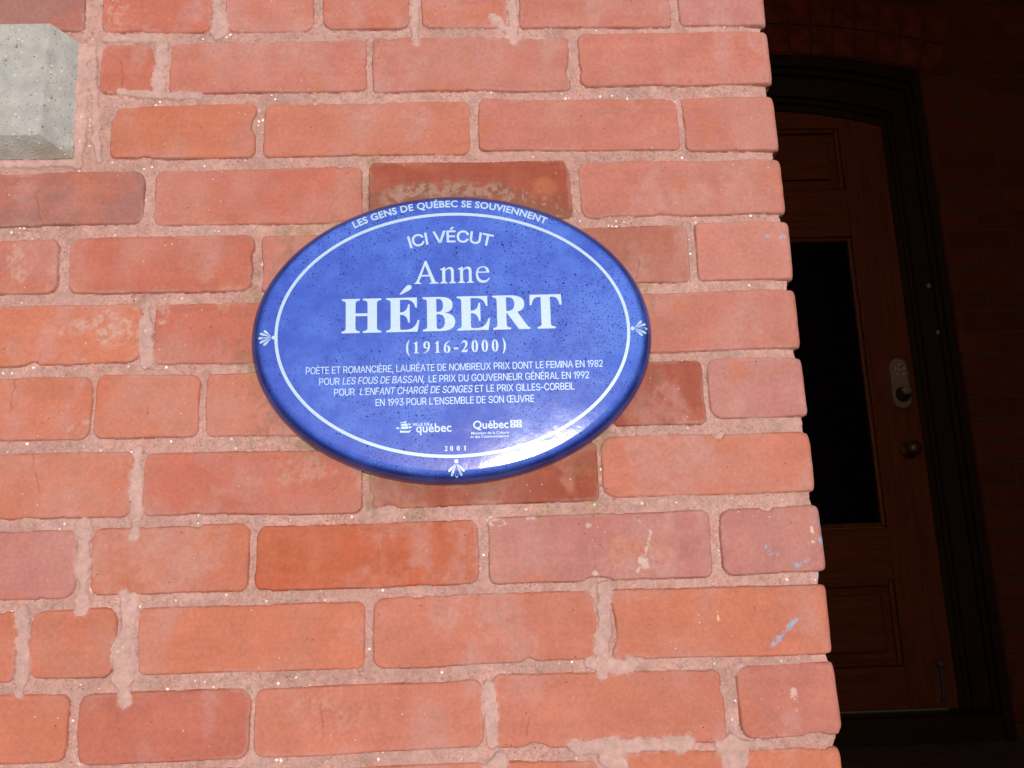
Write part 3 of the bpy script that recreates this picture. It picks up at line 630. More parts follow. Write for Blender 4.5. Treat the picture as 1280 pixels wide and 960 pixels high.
GLYPH = {'H':(517,[[(60,0),(60,509),(125,509),(125,289),(392,289),(392,509),(457,509),(457,0),(392,0),(392,232),(125,232),(125,0)]]),'A':(480,[[(16,0),(201,509),(276,509),(463,0),(395,0),(287,302),(282,317),(276,334),(270,352),(264,372),(257,394),(250,420),(241,447),(232,478),(245,478),(236,447),(228,419),(220,393),(213,371),(206,351),(201,333),(195,317),(191,302),(85,0)],[(110,142),(110,199),(370,199),(370,142)]]),'B':(456,[[(60,0),(60,509),(241,509),(266,508),(289,504),(310,499),(329,491),(345,481),(359,469),(371,456),(381,442),(388,426),(394,410),(397,392),(398,374),(397,358),(395,344),(392,331),(387,320),(380,310),(373,301),(365,293),(356,286),(347,280),(336,275),(326,270),(315,267),(315,262),(327,261),(339,257),(351,252),(363,245),(374,237),(385,227),(394,216),(402,203),(409,189),(414,173),(417,155),(418,136),(417,117),(413,100),(408,83),(400,67),(390,52),(377,39),(362,28),(344,18),(324,10),(301,4),(275,1),(247,0)],[(125,57),(245,57),(272,58),(296,63),(315,70),(330,80),(341,92),(349,105),(354,120),(355,137),(355,149),(352,161),(348,173),(342,184),(335,194),(327,203),(317,211),(306,218),(293,224),(279,228),(264,230),(248,231),(125,231)],[(125,285),(238,285),(252,286),(265,288),(277,291),(288,296),(299,302),(308,309),(316,317),(323,326),(329,337),(333,348),(335,359),(336,372),(334,388),(330,403),(323,417),(313,429),(299,439),(283,446),(263,450),(240,452),(125,452)]]),'C':(510,[[(267,-7),(235,-5),(205,1),(177,11),(150,25),(126,42),(104,63),(86,88),(70,115),(57,146),(48,179),(42,215),(40,254),(42,293),(48,329),(57,362),(70,393),(86,421),(104,445),(126,466),(150,484),(177,498),(205,508),(235,514),(267,516),(286,515),(305,513),(323,509),(340,504),(357,498),(373,490),(388,481),(402,471),(415,460),(427,447),(438,433),(448,418),(456,402),(463,385),(469,367),(473,348),(408,348),(405,361),(401,373),(395,384),(389,395),(382,404),(375,413),(366,421),(357,428),(348,435),(337,440),(327,445),(315,449),(304,452),(292,454),(280,455),(267,456),(245,454),(223,450),(203,443),(184,432),(166,419),(150,403),(137,385),(125,364),(116,340),(109,314),(105,285),(103,254),(105,223),(109,194),(116,168),(125,145),(137,123),(151,105),(166,89),(184,76),(203,66),(223,59),(245,54),(267,53),(280,53),(292,55),(304,57),(315,60),(327,64),(337,69),(348,74),(357,81),(366,88),(375,96),(382,105),(389,114),(395,125),(401,136),(405,148),(408,160),(473,160),(469,142),(463,124),(457,107),(448,91),(438,76),(428,62),(416,49),(402,38),(388,28),(373,19),(357,11),(341,5),(323,0),(305,-4),(286,-6)]]),'D':(502,[[(60,0),(60,509),(225,509),(261,507),(294,501),(325,492),(353,478),(377,461),(399,441),(418,418),(433,391),(446,361),(455,329),(460,293),(462,255),(460,217),(455,181),(446,149),(433,119),(417,92),(398,68),(376,48),(351,31),(322,17),(291,8),(256,2),(219,0)],[(215,57),(244,58),(272,63),(296,70),(318,81),(337,94),(354,110),(368,128),(379,149),(388,172),(394,198),(398,226),(399,255),(398,285),(394,312),(388,337),(379,361),(368,381),(354,399),(338,415),(320,428),(299,438),(275,446),(249,450),(221,452),(125,452),(125,57)]]),'E':(419,[[(60,0),(60,509),(372,509),(372,452),(125,452),(125,286),(355,286),(355,229),(125,229),(125,57),(375,57),(375,0)]]),'F':(410,[[(60,0),(60,509),(369,509),(369,452),(125,452),(125,278),(346,278),(346,221),(125,221),(125,0)]]),'G':(520,[[(269,-7),(236,-5),(205,1),(176,11),(149,25),(125,43),(104,64),(85,88),(69,116),(57,146),(47,179),(42,215),(40,254),(42,293),(47,329),(57,362),(69,393),(85,421),(103,445),(125,466),(149,484),(175,498),(203,508),(233,514),(265,516),(285,515),(304,513),(322,509),(340,504),(358,497),(374,489),(389,480),(403,469),(416,458),(429,445),(439,431),(449,416),(458,401),(465,384),(470,367),(474,349),(408,349),(404,361),(399,372),(393,383),(387,393),(380,403),(373,411),(365,420),(356,427),(347,434),(337,439),(326,444),(315,448),(304,452),(291,454),(279,455),(265,456),(243,454),(222,450),(202,443),(183,432),(166,419),(150,404),(137,385),(125,364),(116,340),(109,314),(105,285),(103,254),(105,223),(109,194),(116,168),(125,145),(137,124),(151,105),(166,90),(184,76),(203,66),(224,59),(246,54),(269,53),(290,54),(309,57),(328,63),(345,71),(360,81),(374,93),(386,107),(396,123),(404,141),(410,160),(414,180),(415,202),(434,199),(283,199),(283,256),(478,256),(478,200),(476,170),(471,141),(463,115),(451,91),(436,69),(419,50),(399,33),(377,19),(352,8),(326,0),(298,-5)]]),'I':(185,[[(60,0),(60,509),(125,509),(125,0)]]),'J':(396,[[(185,-7),(153,-4),(124,3),(98,15),(75,33),(57,55),(44,81),(36,111),(33,145),(33,173),(98,173),(98,145),(99,123),(104,104),(111,88),(122,74),(134,64),(149,56),(166,51),(185,50),(204,51),(220,56),(235,64),(248,74),(258,88),(266,104),(270,123),(272,145),(272,509),(336,509),(336,145),(334,111),(326,81),(313,55),(294,33),(271,15),(246,3),(217,-4)]]),'L':(393,[[(60,0),(60,509),(125,509),(125,57),(361,57),(361,0)]]),'M':(628,[[(60,0),(60,509),(152,509),(314,75),(476,509),(568,509),(568,0),(506,0),(506,420),(342,0),(286,0),(122,420),(122,0)]]),'N':(523,[[(60,0),(60,509),(130,509),(398,105),(398,509),(463,509),(463,0),(393,0),(125,404),(125,0)]]),'O':(533,[[(267,-7),(235,-5),(205,1),(177,11),(150,25),(126,42),(105,63),(86,88),(70,115),(57,146),(48,179),(42,215),(40,254),(42,293),(48,329),(57,362),(70,393),(86,421),(105,445),(126,466),(150,484),(177,498),(205,508),(235,514),(267,516),(299,514),(329,508),(357,498),(384,484),(408,466),(429,445),(448,421),(464,393),(477,362),(486,329),(491,293),(493,254),(491,215),(486,179),(477,146),(464,115),(448,88),(429,63),(408,42),(384,25),(357,11),(329,1),(299,-5)],[(267,53),(289,54),(310,59),(330,66),(349,76),(367,89),(383,105),(396,123),(408,144),(418,168),(425,194),(429,223),(430,254),(429,286),(425,314),(418,341),(408,365),(396,386),(383,404),(367,420),(349,433),(330,443),(310,450),(289,454),(267,456),(245,454),(223,450),(203,443),(184,433),(167,420),(151,404),(137,385),(125,364),(116,340),(109,314),(105,285),(103,254),(105,223),(109,194),(116,168),(125,144),(137,123),(151,105),(167,89),(184,76),(203,66),(223,59),(245,54)]]),'P':(445,[[(60,0),(60,509),(235,509),(263,507),(289,503),(312,497),(332,487),(350,476),(366,462),(379,447),(390,430),(398,411),(404,391),(407,370),(409,348),(407,325),(404,304),(398,284),(390,265),(379,248),(366,233),(350,219),(332,207),(312,198),(289,191),(263,187),(235,186),(125,186),(125,0)],[(125,242),(233,242),(252,243),(269,246),(284,250),(297,256),(308,264),(318,272),(327,282),(333,294),(338,306),(342,319),(344,333),(344,348),(344,362),(342,376),(338,389),(333,402),(326,413),(318,423),(308,431),(297,439),(284,444),(268,449),(251,451),(232,452),(125,452)]]),'R':(449,[[(60,0),(60,509),(236,509),(264,507),(290,504),(313,497),(333,489),(351,478),(367,465),(380,450),(390,433),(399,415),(405,395),(408,374),(409,352),(408,330),(405,309),(399,290),(390,271),(380,255),(367,240),(351,228),(333,217),(312,209),(289,203),(264,199),(236,198),(125,198),(125,0)],[(125,255),(234,255),(252,256),(269,258),(284,262),(298,267),(309,273),(319,281),(327,290),(334,300),(339,312),(342,324),(344,338),(345,352),(344,367),(342,380),(339,393),(334,405),(327,415),(319,425),(309,433),(298,440),(284,445),(269,449),(252,451),(233,452),(125,452)],[(353,0),(247,197.5),(290,200),(320,209),(428,0)]]),'S':(447,[[(224,-9),(197,-8),(172,-4),(149,1),(128,9),(108,19),(91,31),(76,45),(64,60),(54,77),(46,96),(41,115),(38,137),(104,137),(107,123),(110,110),(116,98),(123,88),(132,79),(142,71),(154,64),(166,59),(180,55),(194,52),(209,50),(224,49),(241,50),(257,52),(272,55),(286,60),(299,66),(311,74),(321,82),(329,92),(336,102),(341,114),(345,126),(346,139),(345,151),(342,161),(338,171),(332,179),(325,186),(316,193),(307,199),(296,205),(284,209),(272,214),(259,218),(245,222),(184,239),(154,249),(128,260),(105,274),(86,289),(71,307),(60,326),(54,348),(52,372),(53,393),(58,413),(65,431),(75,448),(87,463),(102,476),(119,488),(138,498),(158,506),(180,511),(203,514),(227,516),(252,514),(275,511),(296,505),(316,498),(334,488),(351,476),(365,463),(377,449),(387,433),(394,415),(399,397),(401,378),(337,378),(334,396),(326,412),(316,426),(302,437),(286,447),(267,453),(247,457),(225,459),(209,458),(194,456),(180,452),(167,448),(156,442),(145,435),(136,427),(129,418),(123,409),(118,398),(116,387),(115,376),(116,363),(119,352),(124,342),(131,334),(139,326),(148,319),(158,313),(169,308),(180,304),(191,300),(202,296),(212,293),(264,279),(276,276),(287,272),(299,268),(312,264),(324,258),(336,252),(347,245),(359,238),(369,229),(379,220),(387,209),(395,198),(401,185),(405,171),(407,155),(408,139),(407,118),(403,99),(396,81),(386,64),(374,48),(360,34),(343,21),(323,11),(302,2),(278,-4),(252,-8)]]),'T':(449,[[(32,452),(32,509),(417,509),(417,452),(257,452),(257,0),(193,0),(193,452)]]),'U':(517,[[(259,-8),(230,-7),(203,-2),(177,5),(154,15),(133,28),(114,43),(98,60),(85,80),(74,101),(66,124),(62,148),(60,173),(60,509),(124,509),(124,178),(125,160),(128,144),(133,128),(141,113),(150,99),(160,87),(173,77),(187,68),(203,61),(220,56),(239,53),(259,52),(279,53),(298,56),(315,61),(331,68),(345,77),(357,87),(368,99),(377,113),(384,128),(389,144),(392,160),(393,178),(393,509),(457,509),(457,173),(456,148),(451,124),(443,101),(433,80),(419,60),(403,43),(384,28),(363,15),(340,5),(315,-2),(288,-7)]]),'V':(480,[[(204,0),(16,509),(84,509),(192,206),(197,192),(203,176),(209,158),(215,137),(222,115),(230,89),(239,61),(248,31),(235,31),(244,62),(252,90),(260,115),(267,138),(274,158),(279,176),(285,192),(290,206),(395,509),(463,509),(278,0)]]),'X':(474,[[(18,0),(217,284),(217,236),(29,509),(104,509),(178,400),(185,389),(192,379),(198,370),(204,361),(209,353),(214,345),(219,337),(223,329),(228,321),(233,312),(238,302),(243,292),(232,292),(237,302),(243,311),(247,320),(252,329),(257,337),(261,345),(266,353),(272,361),(278,370),(284,379),(291,389),(298,400),(374,509),(446,509),(259,239),(259,287),(456,0),(382,0),(292,129),(286,139),(279,149),(274,157),(268,165),(263,173),(259,180),(254,188),(250,195),(245,203),(241,212),(236,221),(230,231),(244,231),(239,222),(235,213),(230,204),(225,196),(221,189),(216,181),(211,174),(206,166),(201,158),(195,149),(189,139),(182,129),(91,0)]]),'È':(419,[[(60,0),(60,509),(372,509),(372,452),(125,452),(125,286),(355,286),(355,229),(125,229),(125,57),(375,57),(375,0)],[(194,558),(128,659),(196,659),(244,558)]]),'É':(419,[[(60,0),(60,509),(372,509),(372,452),(125,452),(125,286),(355,286),(355,229),(125,229),(125,57),(375,57),(375,0)],[(191,558),(239,659),(307,659),(241,558)]]),'Œ':(701,[[(270,0),(237,2),(206,8),(178,18),(151,32),(126,49),(104,70),(85,94),(69,121),(57,150),(48,183),(42,217),(40,254),(42,291),(48,326),(57,359),(69,388),(85,415),(104,439),(126,460),(150,477),(177,491),(206,501),(237,507),(270,509),(655,509),(655,452),(407,452),(407,286),(638,286),(638,229),(407,229),(407,57),(658,57),(658,0)],[(343,452),(270,452),(246,450),(223,446),(202,438),(182,427),(165,414),(149,398),(135,380),(124,359),(115,336),(108,311),(104,283),(103,254),(104,225),(108,198),(115,173),(124,150),(135,129),(149,111),(165,95),(182,81),(202,71),(223,63),(246,59),(271,57),(343,57)]]),'1':(420,[[(212,0),(276,0),(276,509),(224,509),(208,470),(170,440),(100,425),(100,380),(212,380)]]),'2':(453,[[(64,0),(64,47),(234,229),(248,243),(261,257),(272,270),(282,282),(291,294),(299,305),(305,316),(311,327),(315,337),(318,348),(320,360),(320,371),(319,385),(317,397),(313,408),(308,419),(301,428),(293,436),(283,443),(273,449),(262,454),(250,457),(237,459),(224,460),(209,459),(196,457),(184,453),(172,447),(162,441),(153,433),(145,424),(139,413),(134,402),(130,390),(128,376),(127,362),(66,362),(67,384),(71,405),(77,424),(86,442),(98,459),(111,473),(126,486),(143,496),(162,505),(182,511),(203,514),(225,516),(247,514),(268,511),(288,505),(306,497),(323,486),(337,474),(350,461),(361,445),(370,428),(376,411),(380,392),(381,372),(380,358),(378,345),(375,331),(371,318),(365,304),(357,290),(347,275),(336,259),(322,241),(306,223),(288,202),(267,180),(153,60),(153,57),(389,57),(389,0)]]),'3':(453,[[(218,-7),(195,-6),(173,-3),(152,2),(133,10),(114,19),(98,30),(83,43),(70,57),(60,74),(52,91),(46,111),(44,132),(109,132),(111,119),(115,107),(120,97),(126,87),(134,78),(144,71),(154,64),(165,59),(178,55),(191,52),(204,50),(219,50),(234,51),(248,53),(262,56),(275,61),(287,67),(297,74),(307,83),(315,93),(321,104),(325,116),(328,130),(329,145),(328,158),(326,172),(322,184),(316,196),(308,207),(299,217),(288,226),(275,234),(260,240),(242,244),(223,247),(201,248),(157,248),(157,299),(288,448),(288,452),(70,452),(70,509),(372,509),(372,461),(211,278),(211,289),(239,290),(264,288),(287,284),(308,276),(327,265),(344,253),(359,239),(371,222),(381,205),(387,186),(392,166),(393,145),(392,123),(387,103),(380,84),(370,66),(358,50),(344,36),(327,23),(309,12),(288,4),(266,-2),(243,-6)]]),'8':(453,[[(226,-7),(201,-6),(178,-2),(156,3),(136,11),(117,21),(101,33),(86,47),(74,62),(64,78),(57,96),(53,115),(52,135),(53,151),(55,166),(59,181),(65,195),(72,208),(81,220),(90,231),(101,241),(113,249),(125,256),(139,261),(153,265),(153,267),(135,273),(119,282),(105,293),(93,308),(83,324),(76,342),(72,360),(70,380),(72,399),(75,417),(82,434),(90,450),(101,464),(114,477),(129,488),(146,498),(164,506),(184,511),(204,514),(226,516),(248,514),(269,511),(288,506),(306,498),(323,488),(337,477),(350,464),(361,450),(370,434),(377,417),(380,399),(382,380),(380,361),(376,342),(369,324),(359,308),(347,293),(333,282),(318,273),(300,267),(300,265),(314,261),(327,256),(339,249),(351,241),(362,231),(372,220),(380,208),(387,195),(393,181),(397,166),(400,151),(401,135),(399,115),(395,96),(388,78),(378,62),(366,47),(352,33),(335,21),(317,11),(296,3),(275,-2),(251,-6)],[(226,49),(243,50),(258,52),(272,55),(285,60),(296,66),(307,74),(315,82),(323,91),(329,102),(333,113),(336,126),(337,139),(336,152),(333,165),(329,177),(322,189),(314,199),(305,208),(295,216),(283,223),(270,228),(256,232),(242,234),(226,235),(211,234),(196,232),(182,228),(169,223),(157,216),(147,208),(138,199),(130,189),(123,177),(119,165),(116,152),(115,139),(116,126),(119,113),(123,102),(129,91),(136,82),(145,74),(156,66),(167,60),(180,55),(195,52),(210,50)],[(226,290),(239,290),(252,292),(263,296),(274,300),(284,306),(293,313),(300,321),(307,330),(312,341),(316,351),(318,363),(319,376),(318,388),(316,399),(313,410),(308,420),(301,429),(294,437),(285,444),(275,449),(264,454),(252,457),(240,459),(226,460),(213,459),(200,457),(188,454),(177,449),(167,444),(159,437),(151,429),(145,420),(139,410),(136,399),(134,388),(133,376),(134,363),(136,351),(139,341),(145,330),(151,321),(159,313),(168,306),(178,300),(189,296),(201,292),(213,290)]]),'9':(453,[[(226,516),(249,514),(271,510),(291,503),(310,494),(328,482),(343,468),(356,452),(368,434),(377,414),(384,393),(388,371),(389,347),(388,328),(385,309),(380,290),(373,270),(363,248),(350,224),(334,197),(315,168),(200,0),(130,0),(301,248),(307,248),(303,240),(299,234),(294,227),(287,221),(281,215),(273,210),(265,206),(257,202),(248,199),(238,196),(228,195),(218,195),(195,196),(175,199),(155,206),(137,214),(121,225),(106,237),(94,252),(83,269),(74,287),(68,307),(65,329),(64,352),(65,375),(69,397),(75,417),(85,436),(96,454),(110,469),(125,483),(143,494),(162,504),(182,510),(203,514)],[(226,460),(212,459),(199,457),(186,452),(174,446),(163,438),(154,429),(145,419),(138,407),(133,395),(129,381),(126,367),(125,352),(126,336),(129,322),(133,308),(138,295),(145,284),(154,274),(163,265),(174,257),(186,251),(199,247),(212,244),(226,243),(240,244),(254,247),(267,251),(279,257),(289,265),(299,273),(307,284),(314,295),(320,308),(324,321),(327,335),(327,350),(327,366),(324,381),(320,394),(314,407),(307,419),(299,429),(290,438),(279,446),(267,452),(254,457),(241,459)]]),',':(188,[[(38,-119),(68,71),(137,71),(84,-119)]]),"'":(206,[[(78,318),(70,509),(136,509),(128,318)]]),'-':(453,[[(337,244),(337,188),(114,188),(114,244)]])}
SERIF = {
 'A': 'M0 0 L0 4 Q8 5 12 14 L47 100 L54 100 L90 12 Q94 5 106 4 L106 0 L66 0 L66 4 Q76 4 74 12 L67 32 L30 32 L24 16 Q20 5 31 4 L31 0 Z M33 39 L64 39 L48 80 Z',
 'n': 'M0 0 L0 4 Q9 5 9 12 L9 54 Q9 60 1 59 L0 63 L19 71 L22 71 L22 59 Q32 71 43 71 Q59 71 59 51 L59 12 Q59 5 68 4 L68 0 L38 0 L38 4 Q47 5 47 12 L47 48 Q47 62 38 62 Q30 62 22 53 L22 12 Q22 5 31 4 L31 0 Z',
 'e': 'M10 43 L60 43 Q60 71 33 71 Q2 70 2 34 Q3 -1 33 -1 Q53 -1 62 20 L59 22 Q50 9 37 9 Q12 10 10 43 Z M12 48 Q15 66 31 66 Q46 66 47 48 Z',
 'H': 'M0 0 L0 5 Q12 6 12 14 L12 86 Q12 94 0 95 L0 100 L54 100 L54 95 Q41 94 41 86 L41 57 L77 57 L77 86 Q77 94 63 95 L63 100 L118 100 L118 95 Q105 94 105 86 L105 14 Q105 6 118 5 L118 0 L63 0 L63 5 Q77 6 77 14 L77 49 L41 49 L41 14 Q41 6 54 5 L54 0 Z',
 'E': 'M0 0 L0 5 Q13 6 13 14 L13 86 Q13 94 0 95 L0 100 L92 100 L92 70 L87 70 Q82 94 58 94 L41 94 L41 57 Q63 57 65 80 L70 80 L70 27 L65 27 Q63 50 41 50 L41 12 Q41 6 48 6 L58 6 Q86 6 94 34 L99 34 L93 0 Z',
 '´': 'M40 110 Q38 108 42 113 L60 134 Q69 141 76 134 Q79 127 68 121 L46 110 Z',
 'B': 'M0 0 L0 5 Q13 6 13 14 L13 86 Q13 94 0 95 L0 100 L50 100 Q90 100 90 76 Q90 57 66 53 Q97 49 97 27 Q97 0 54 0 Z M41 94 L41 56 L48 56 Q61 57 61 75 Q61 94 46 94 Z M41 49 L41 12 Q41 6 48 6 Q66 6 66 28 Q66 49 46 49 Z',
 'R': 'M0 0 L0 5 Q13 6 13 14 L13 86 Q13 94 0 95 L0 100 L52 100 Q96 100 96 74 Q96 56 74 51 L104 9 Q107 5 112 5 L112 0 L78 0 L43 48 L41 48 L41 14 Q41 6 54 5 L54 0 Z M41 94 L41 54 L48 54 Q66 55 66 75 Q66 94 47 94 Z',
 'T': 'M22 0 L22 5 Q34 6 34 14 L34 93 L27 93 Q10 93 6 69 L0 69 L1 100 L96 100 L97 69 L91 69 Q87 93 70 93 L62 93 L62 14 Q62 6 76 5 L76 0 Z',
 '(': 'M36 118 Q4 90 4 46 Q4 0 36 -26 L36 -21 Q22 2 22 46 Q22 90 36 113 Z',
 ')': 'M4 118 Q36 90 36 46 Q36 0 4 -26 L4 -21 Q18 2 18 46 Q18 90 4 113 Z',
 '1': 'M6 82 L38 101 L42 101 L42 12 Q42 5 56 4 L56 0 L8 0 L8 4 Q22 5 22 12 L22 76 Q22 84 8 79 Z',
 '6': 'M62 100 Q4 90 4 34 Q4 -2 34 -2 Q64 -2 64 30 Q64 60 38 60 Q30 60 25 56 Q28 86 63 96 Z M24 48 Q28 53 34 53 Q43 53 43 30 Q43 5 34 5 Q23 5 23 36 Z',
 '9': 'M6 -2 Q64 8 64 64 Q64 100 34 100 Q4 100 4 68 Q4 38 30 38 Q38 38 43 42 Q40 12 5 2 Z M44 50 Q40 45 34 45 Q25 45 25 68 Q25 93 34 93 Q45 93 45 62 Z',
 '0': 'M34 101 Q50 101 57 84 Q64 68 64 50 Q64 32 57 15 Q50 -2 34 -2 Q18 -2 11 15 Q4 32 4 50 Q4 68 11 84 Q18 101 34 101 Z M34 95 Q43 95 43 50 Q43 4 34 4 Q25 4 25 50 Q25 95 34 95 Z',
 '2': 'M4 4 L4 0 L56 0 L64 27 L59 27 Q56 18 46 18 L26 18 Q60 48 60 72 Q60 101 33 101 Q10 101 5 73 L9 72 Q14 86 26 86 Q40 86 40 68 Q40 44 4 4 Z',
 '-': 'M2 26 L42 26 L42 41 L2 41 Z'}
def parse(path, seg=7):
    loops = []; tok = path.split(); i = 0; cur = None
    def pt(s0, s1): return (float(s0), float(s1))
    while i < len(tok):
        t = tok[i]
        if t[0] == 'M': cur = [pt(t[1:], tok[i+1])]; loops.append(cur); i += 2
        elif t[0] == 'L': cur.append(pt(t[1:], tok[i+1])); i += 2
        elif t[0] == 'Q':
            c = pt(t[1:], tok[i+1]); e = pt(tok[i+2], tok[i+3]); s = cur[-1]
            for k in range(1, seg+1):
                u = k/seg; cur.append(tuple((1-u)**2*a+2*u*(1-u)*b+u*u*d for a, b, d in zip(s, c, e)))
            i += 4
        else: i += 1
    for L in loops:
        if math.hypot(L[0][0]-L[-1][0], L[0][1]-L[-1][1]) < 1e-6: L.pop()
    return loops
def curve_mesh(loops, bold=0.0):
    """filled outlines (with holes) -> mesh in x, y"""
    cu = bpy.data.curves.new('outline', 'CURVE'); cu.dimensions = '2D'; cu.fill_mode = 'BOTH'; cu.offset = bold
    xs = [p[0] for L in loops for p in L]; K = 10.0/max(1e-9, max(xs)-min(xs))      # fill at a healthy size, then scale back
    cu.offset = bold*K
    for L in loops:
        sp = cu.splines.new('POLY'); sp.points.add(len(L)-1); sp.use_cyclic_u = True
        for p, (x, y) in zip(sp.points, L): p.co = (x*K, y*K, 0, 1)
    o = bpy.data.objects.new('outline', cu); me = bpy.data.meshes.new_from_object(o)
    for v in me.vertices: v.co /= K
    bpy.data.objects.remove(o); bpy.data.curves.remove(cu); return me
def text_mesh(txt, bold=0.0, space=1.0):
    cu = bpy.data.curves.new('text', 'FONT'); cu.body = txt; cu.offset = bold; cu.space_character = space; cu.resolution_u = 3
    o = bpy.data.objects.new('text', cu); me = bpy.data.meshes.new_from_object(o)
    bpy.data.objects.remove(o); bpy.data.curves.remove(cu); return me
def stick(name, me, fn, parent=None, lift=0.0006, label=None):
    """lay a flat mesh onto the glazed face: fn maps its (x, y) to plaque (x, z)"""
    bm = bmesh.new(); bm.from_mesh(me); bpy.data.meshes.remove(me)
    for v in bm.verts:
        x, z = fn(v.co.x, v.co.y); v.co = Vector((x, -face_y(min(0.9999, math.hypot(x/PA, z/PB)))-lift, z))
    g = bmesh.ops.extrude_face_region(bm, geom=bm.faces[:])
    for v in [e for e in g['geom'] if isinstance(e, bmesh.types.BMVert)]: v.co.y += 0.0012
    for f in bm.faces: f.smooth = False
    bmesh.ops.recalc_face_normals(bm, faces=bm.faces)
    m2 = bpy.data.meshes.new(name); bm.to_mesh(m2); bm.free()
    o = bpy.data.objects.new(name, m2); COL.objects.link(o); m2.materials.append(M_LETTER); o.parent = parent or PL
    if label: o['label'] = label
    return o
def bounds(me):
    xs = [v.co.x for v in me.vertices]; ys = [v.co.y for v in me.vertices]; return min(xs), max(xs), min(ys), max(ys)
def fit(x0, x1, z0, sx_src, h_src, h):
    """map source x range to x0..x1 and height h_src to h above baseline z0 (wall coordinates)"""
    a, b = sx_src; k = (x1-x0)/(b-a); kz = h/h_src
    return lambda x, y: (x0+(x-a)*k-PX, z0+y*kz-PZ)
def serif_line(chars):
    L = []
    for c, off in chars:
        for lp in parse(SERIF[c]): L.append([(x+off, y) for x, y in lp])
    return L
me = curve_mesh(serif_line([('H', 0), ('E', 133), ('´', 133), ('B', 242), ('E', 345), ('R', 452), ('T', 564)]))
stick('surname_lettering', me, fit(-0.4580, -0.2421, -0.3410, (0, 661), 100, 0.0350))
me = curve_mesh(serif_line([('A', 0), ('n', 112), ('n', 188.5), ('e', 264)])); stick('first_name_lettering', me, fit(-0.3871, -0.3118, -0.2921, (0, 327), 100, 0.0240))
me = curve_mesh(serif_line([('(', 0), ('1', 64), ('9', 156), ('1', 256), ('6', 340), ('-', 434), ('2', 500), ('0', 592), ('0', 683), ('0', 776), (')', 872)]))
stick('dates_lettering', me, fit(-0.3955, -0.2985, -0.3629, (4, 908), 100, 0.0118))
me = curve_mesh(serif_line([('2', 0), ('0', 106), ('0', 230), ('1', 362)])); stick('year_lettering', me, fit(-0.3600, -0.3392, -0.4594, (4, 418), 100, 0.0047))

def grot(runs, xpos):
    """runs: list of (text, slant); returns loops for each run fitted to its x range; caps are 509 high"""
    L = []
    for (txt, slant), (a, b) in zip(runs, xpos):
        x = 0; loc = []
        for c in txt:
            if c == ' ': x += 190; continue
            adv, g = GLYPH[c]
            xs = [p[0] for q in g for p in q]; lsb = min(xs); w = max(xs)-lsb
            sb = 34 if c not in "AVTO" else 22
            for q in g: loc.append([(px-lsb+x+sb+slant*py, py) for px, py in q])
            x += w+2*sb
        xs = [p[0] for q in loc for p in q]; m0, m1 = min(xs), max(xs); k = (b-a)/(m1-m0)
        L += [[(a+(px-m0)*k, py*0.0069/509) for px, py in q] for q in loc]
    return L
LINES = [([('POÈTE ET ROMANCIÈRE, LAURÉATE DE NOMBREUX PRIX DONT LE FEMINA EN 1982', 0)], [(-0.4920, -0.2047)], -0.3810),
         ([('POUR', 0), ('LES FOUS DE BASSAN,', 0.2), ('LE PRIX DU GOUVERNEUR GÉNÉRAL EN 1992', 0)], [(-0.4790, -0.4595), (-0.4568, -0.3782), (-0.3740, -0.2187)], -0.3921),
         ([('POUR', 0), ("L'ENFANT CHARGÉ DE SONGES", 0.2), ('ET LE PRIX GILLES-CORBEIL', 0)], [(-0.4646, -0.4450), (-0.4402, -0.3318), (-0.3295, -0.2334)], -0.4030),
         ([("EN 1993 POUR L'ENSEMBLE DE SON ŒUVRE", 0)], [(-0.4250, -0.2730)], -0.4141)]
for runs, xp, z in LINES:
    me = curve_mesh(grot(runs, xp), 0.00004); stick('text_line', me, lambda x, y, z=z: (x-PX, z+y-PZ))
def on_ellipse(a, b, width, x_src, ysc):
    """bend a text line along an ellipse round the plaque's centre, centred on the top"""
    m0, m1 = x_src; n = 400
    th = [math.pi*(0.1+0.8*i/n) for i in range(n+1)]; P = [(a*math.cos(t), b*math.sin(t)) for t in th][::-1]
    s = [0.0]
    for p, q in zip(P, P[1:]): s.append(s[-1]+math.hypot(q[0]-p[0], q[1]-p[1]))
    mid = s[-1]/2
    def fn(x, y):
        d = mid+((x-m0)/(m1-m0)-0.5)*width
        i = min(max(int(np.searchsorted(s, d))-1, 0), n-1); u = (d-s[i])/(s[i+1]-s[i])
        px, pz = (P[i][0]*(1-u)+P[i+1][0]*u, P[i][1]*(1-u)+P[i+1][1]*u)
        tx, tz = P[i+1][0]-P[i][0], P[i+1][1]-P[i][1]; q = math.hypot(tx, tz); tx, tz = tx/q, tz/q
        return px-tz*y*ysc, pz+tx*y*ysc
    return fn
me = text_mesh('LES GENS DE QUÉBEC SE SOUVIENNENT', 0.028, 1.05); b = bounds(me)
stick('motto_lettering', me, on_ellipse(0.178, 0.1312, 0.1975, b[:2], 0.0072/0.68))
L = [[(x, y/0.0069*509) for x, y in q] for q in grot([('ICI VÉCUT', 0)], [(0, 3600)])]
me = curve_mesh(L, 14); b = bounds(me); stick('heading_lettering', me, on_ellipse(0.119, 0.0933, 0.0815, b[:2], 0.0122/509))
# white ring
def ring_mesh(a, b, w, n=220):
    return curve_mesh([[((a+s*w/2)*math.cos(2*math.pi*i/n), (b+s*w/2)*math.sin(2*math.pi*i/n)) for i in range(n)] for s in (1, -1)])
stick('border_line', ring_mesh(0.1722, 0.1230, 0.0031), lambda x, y: (x+0.0010, y+0.0003))
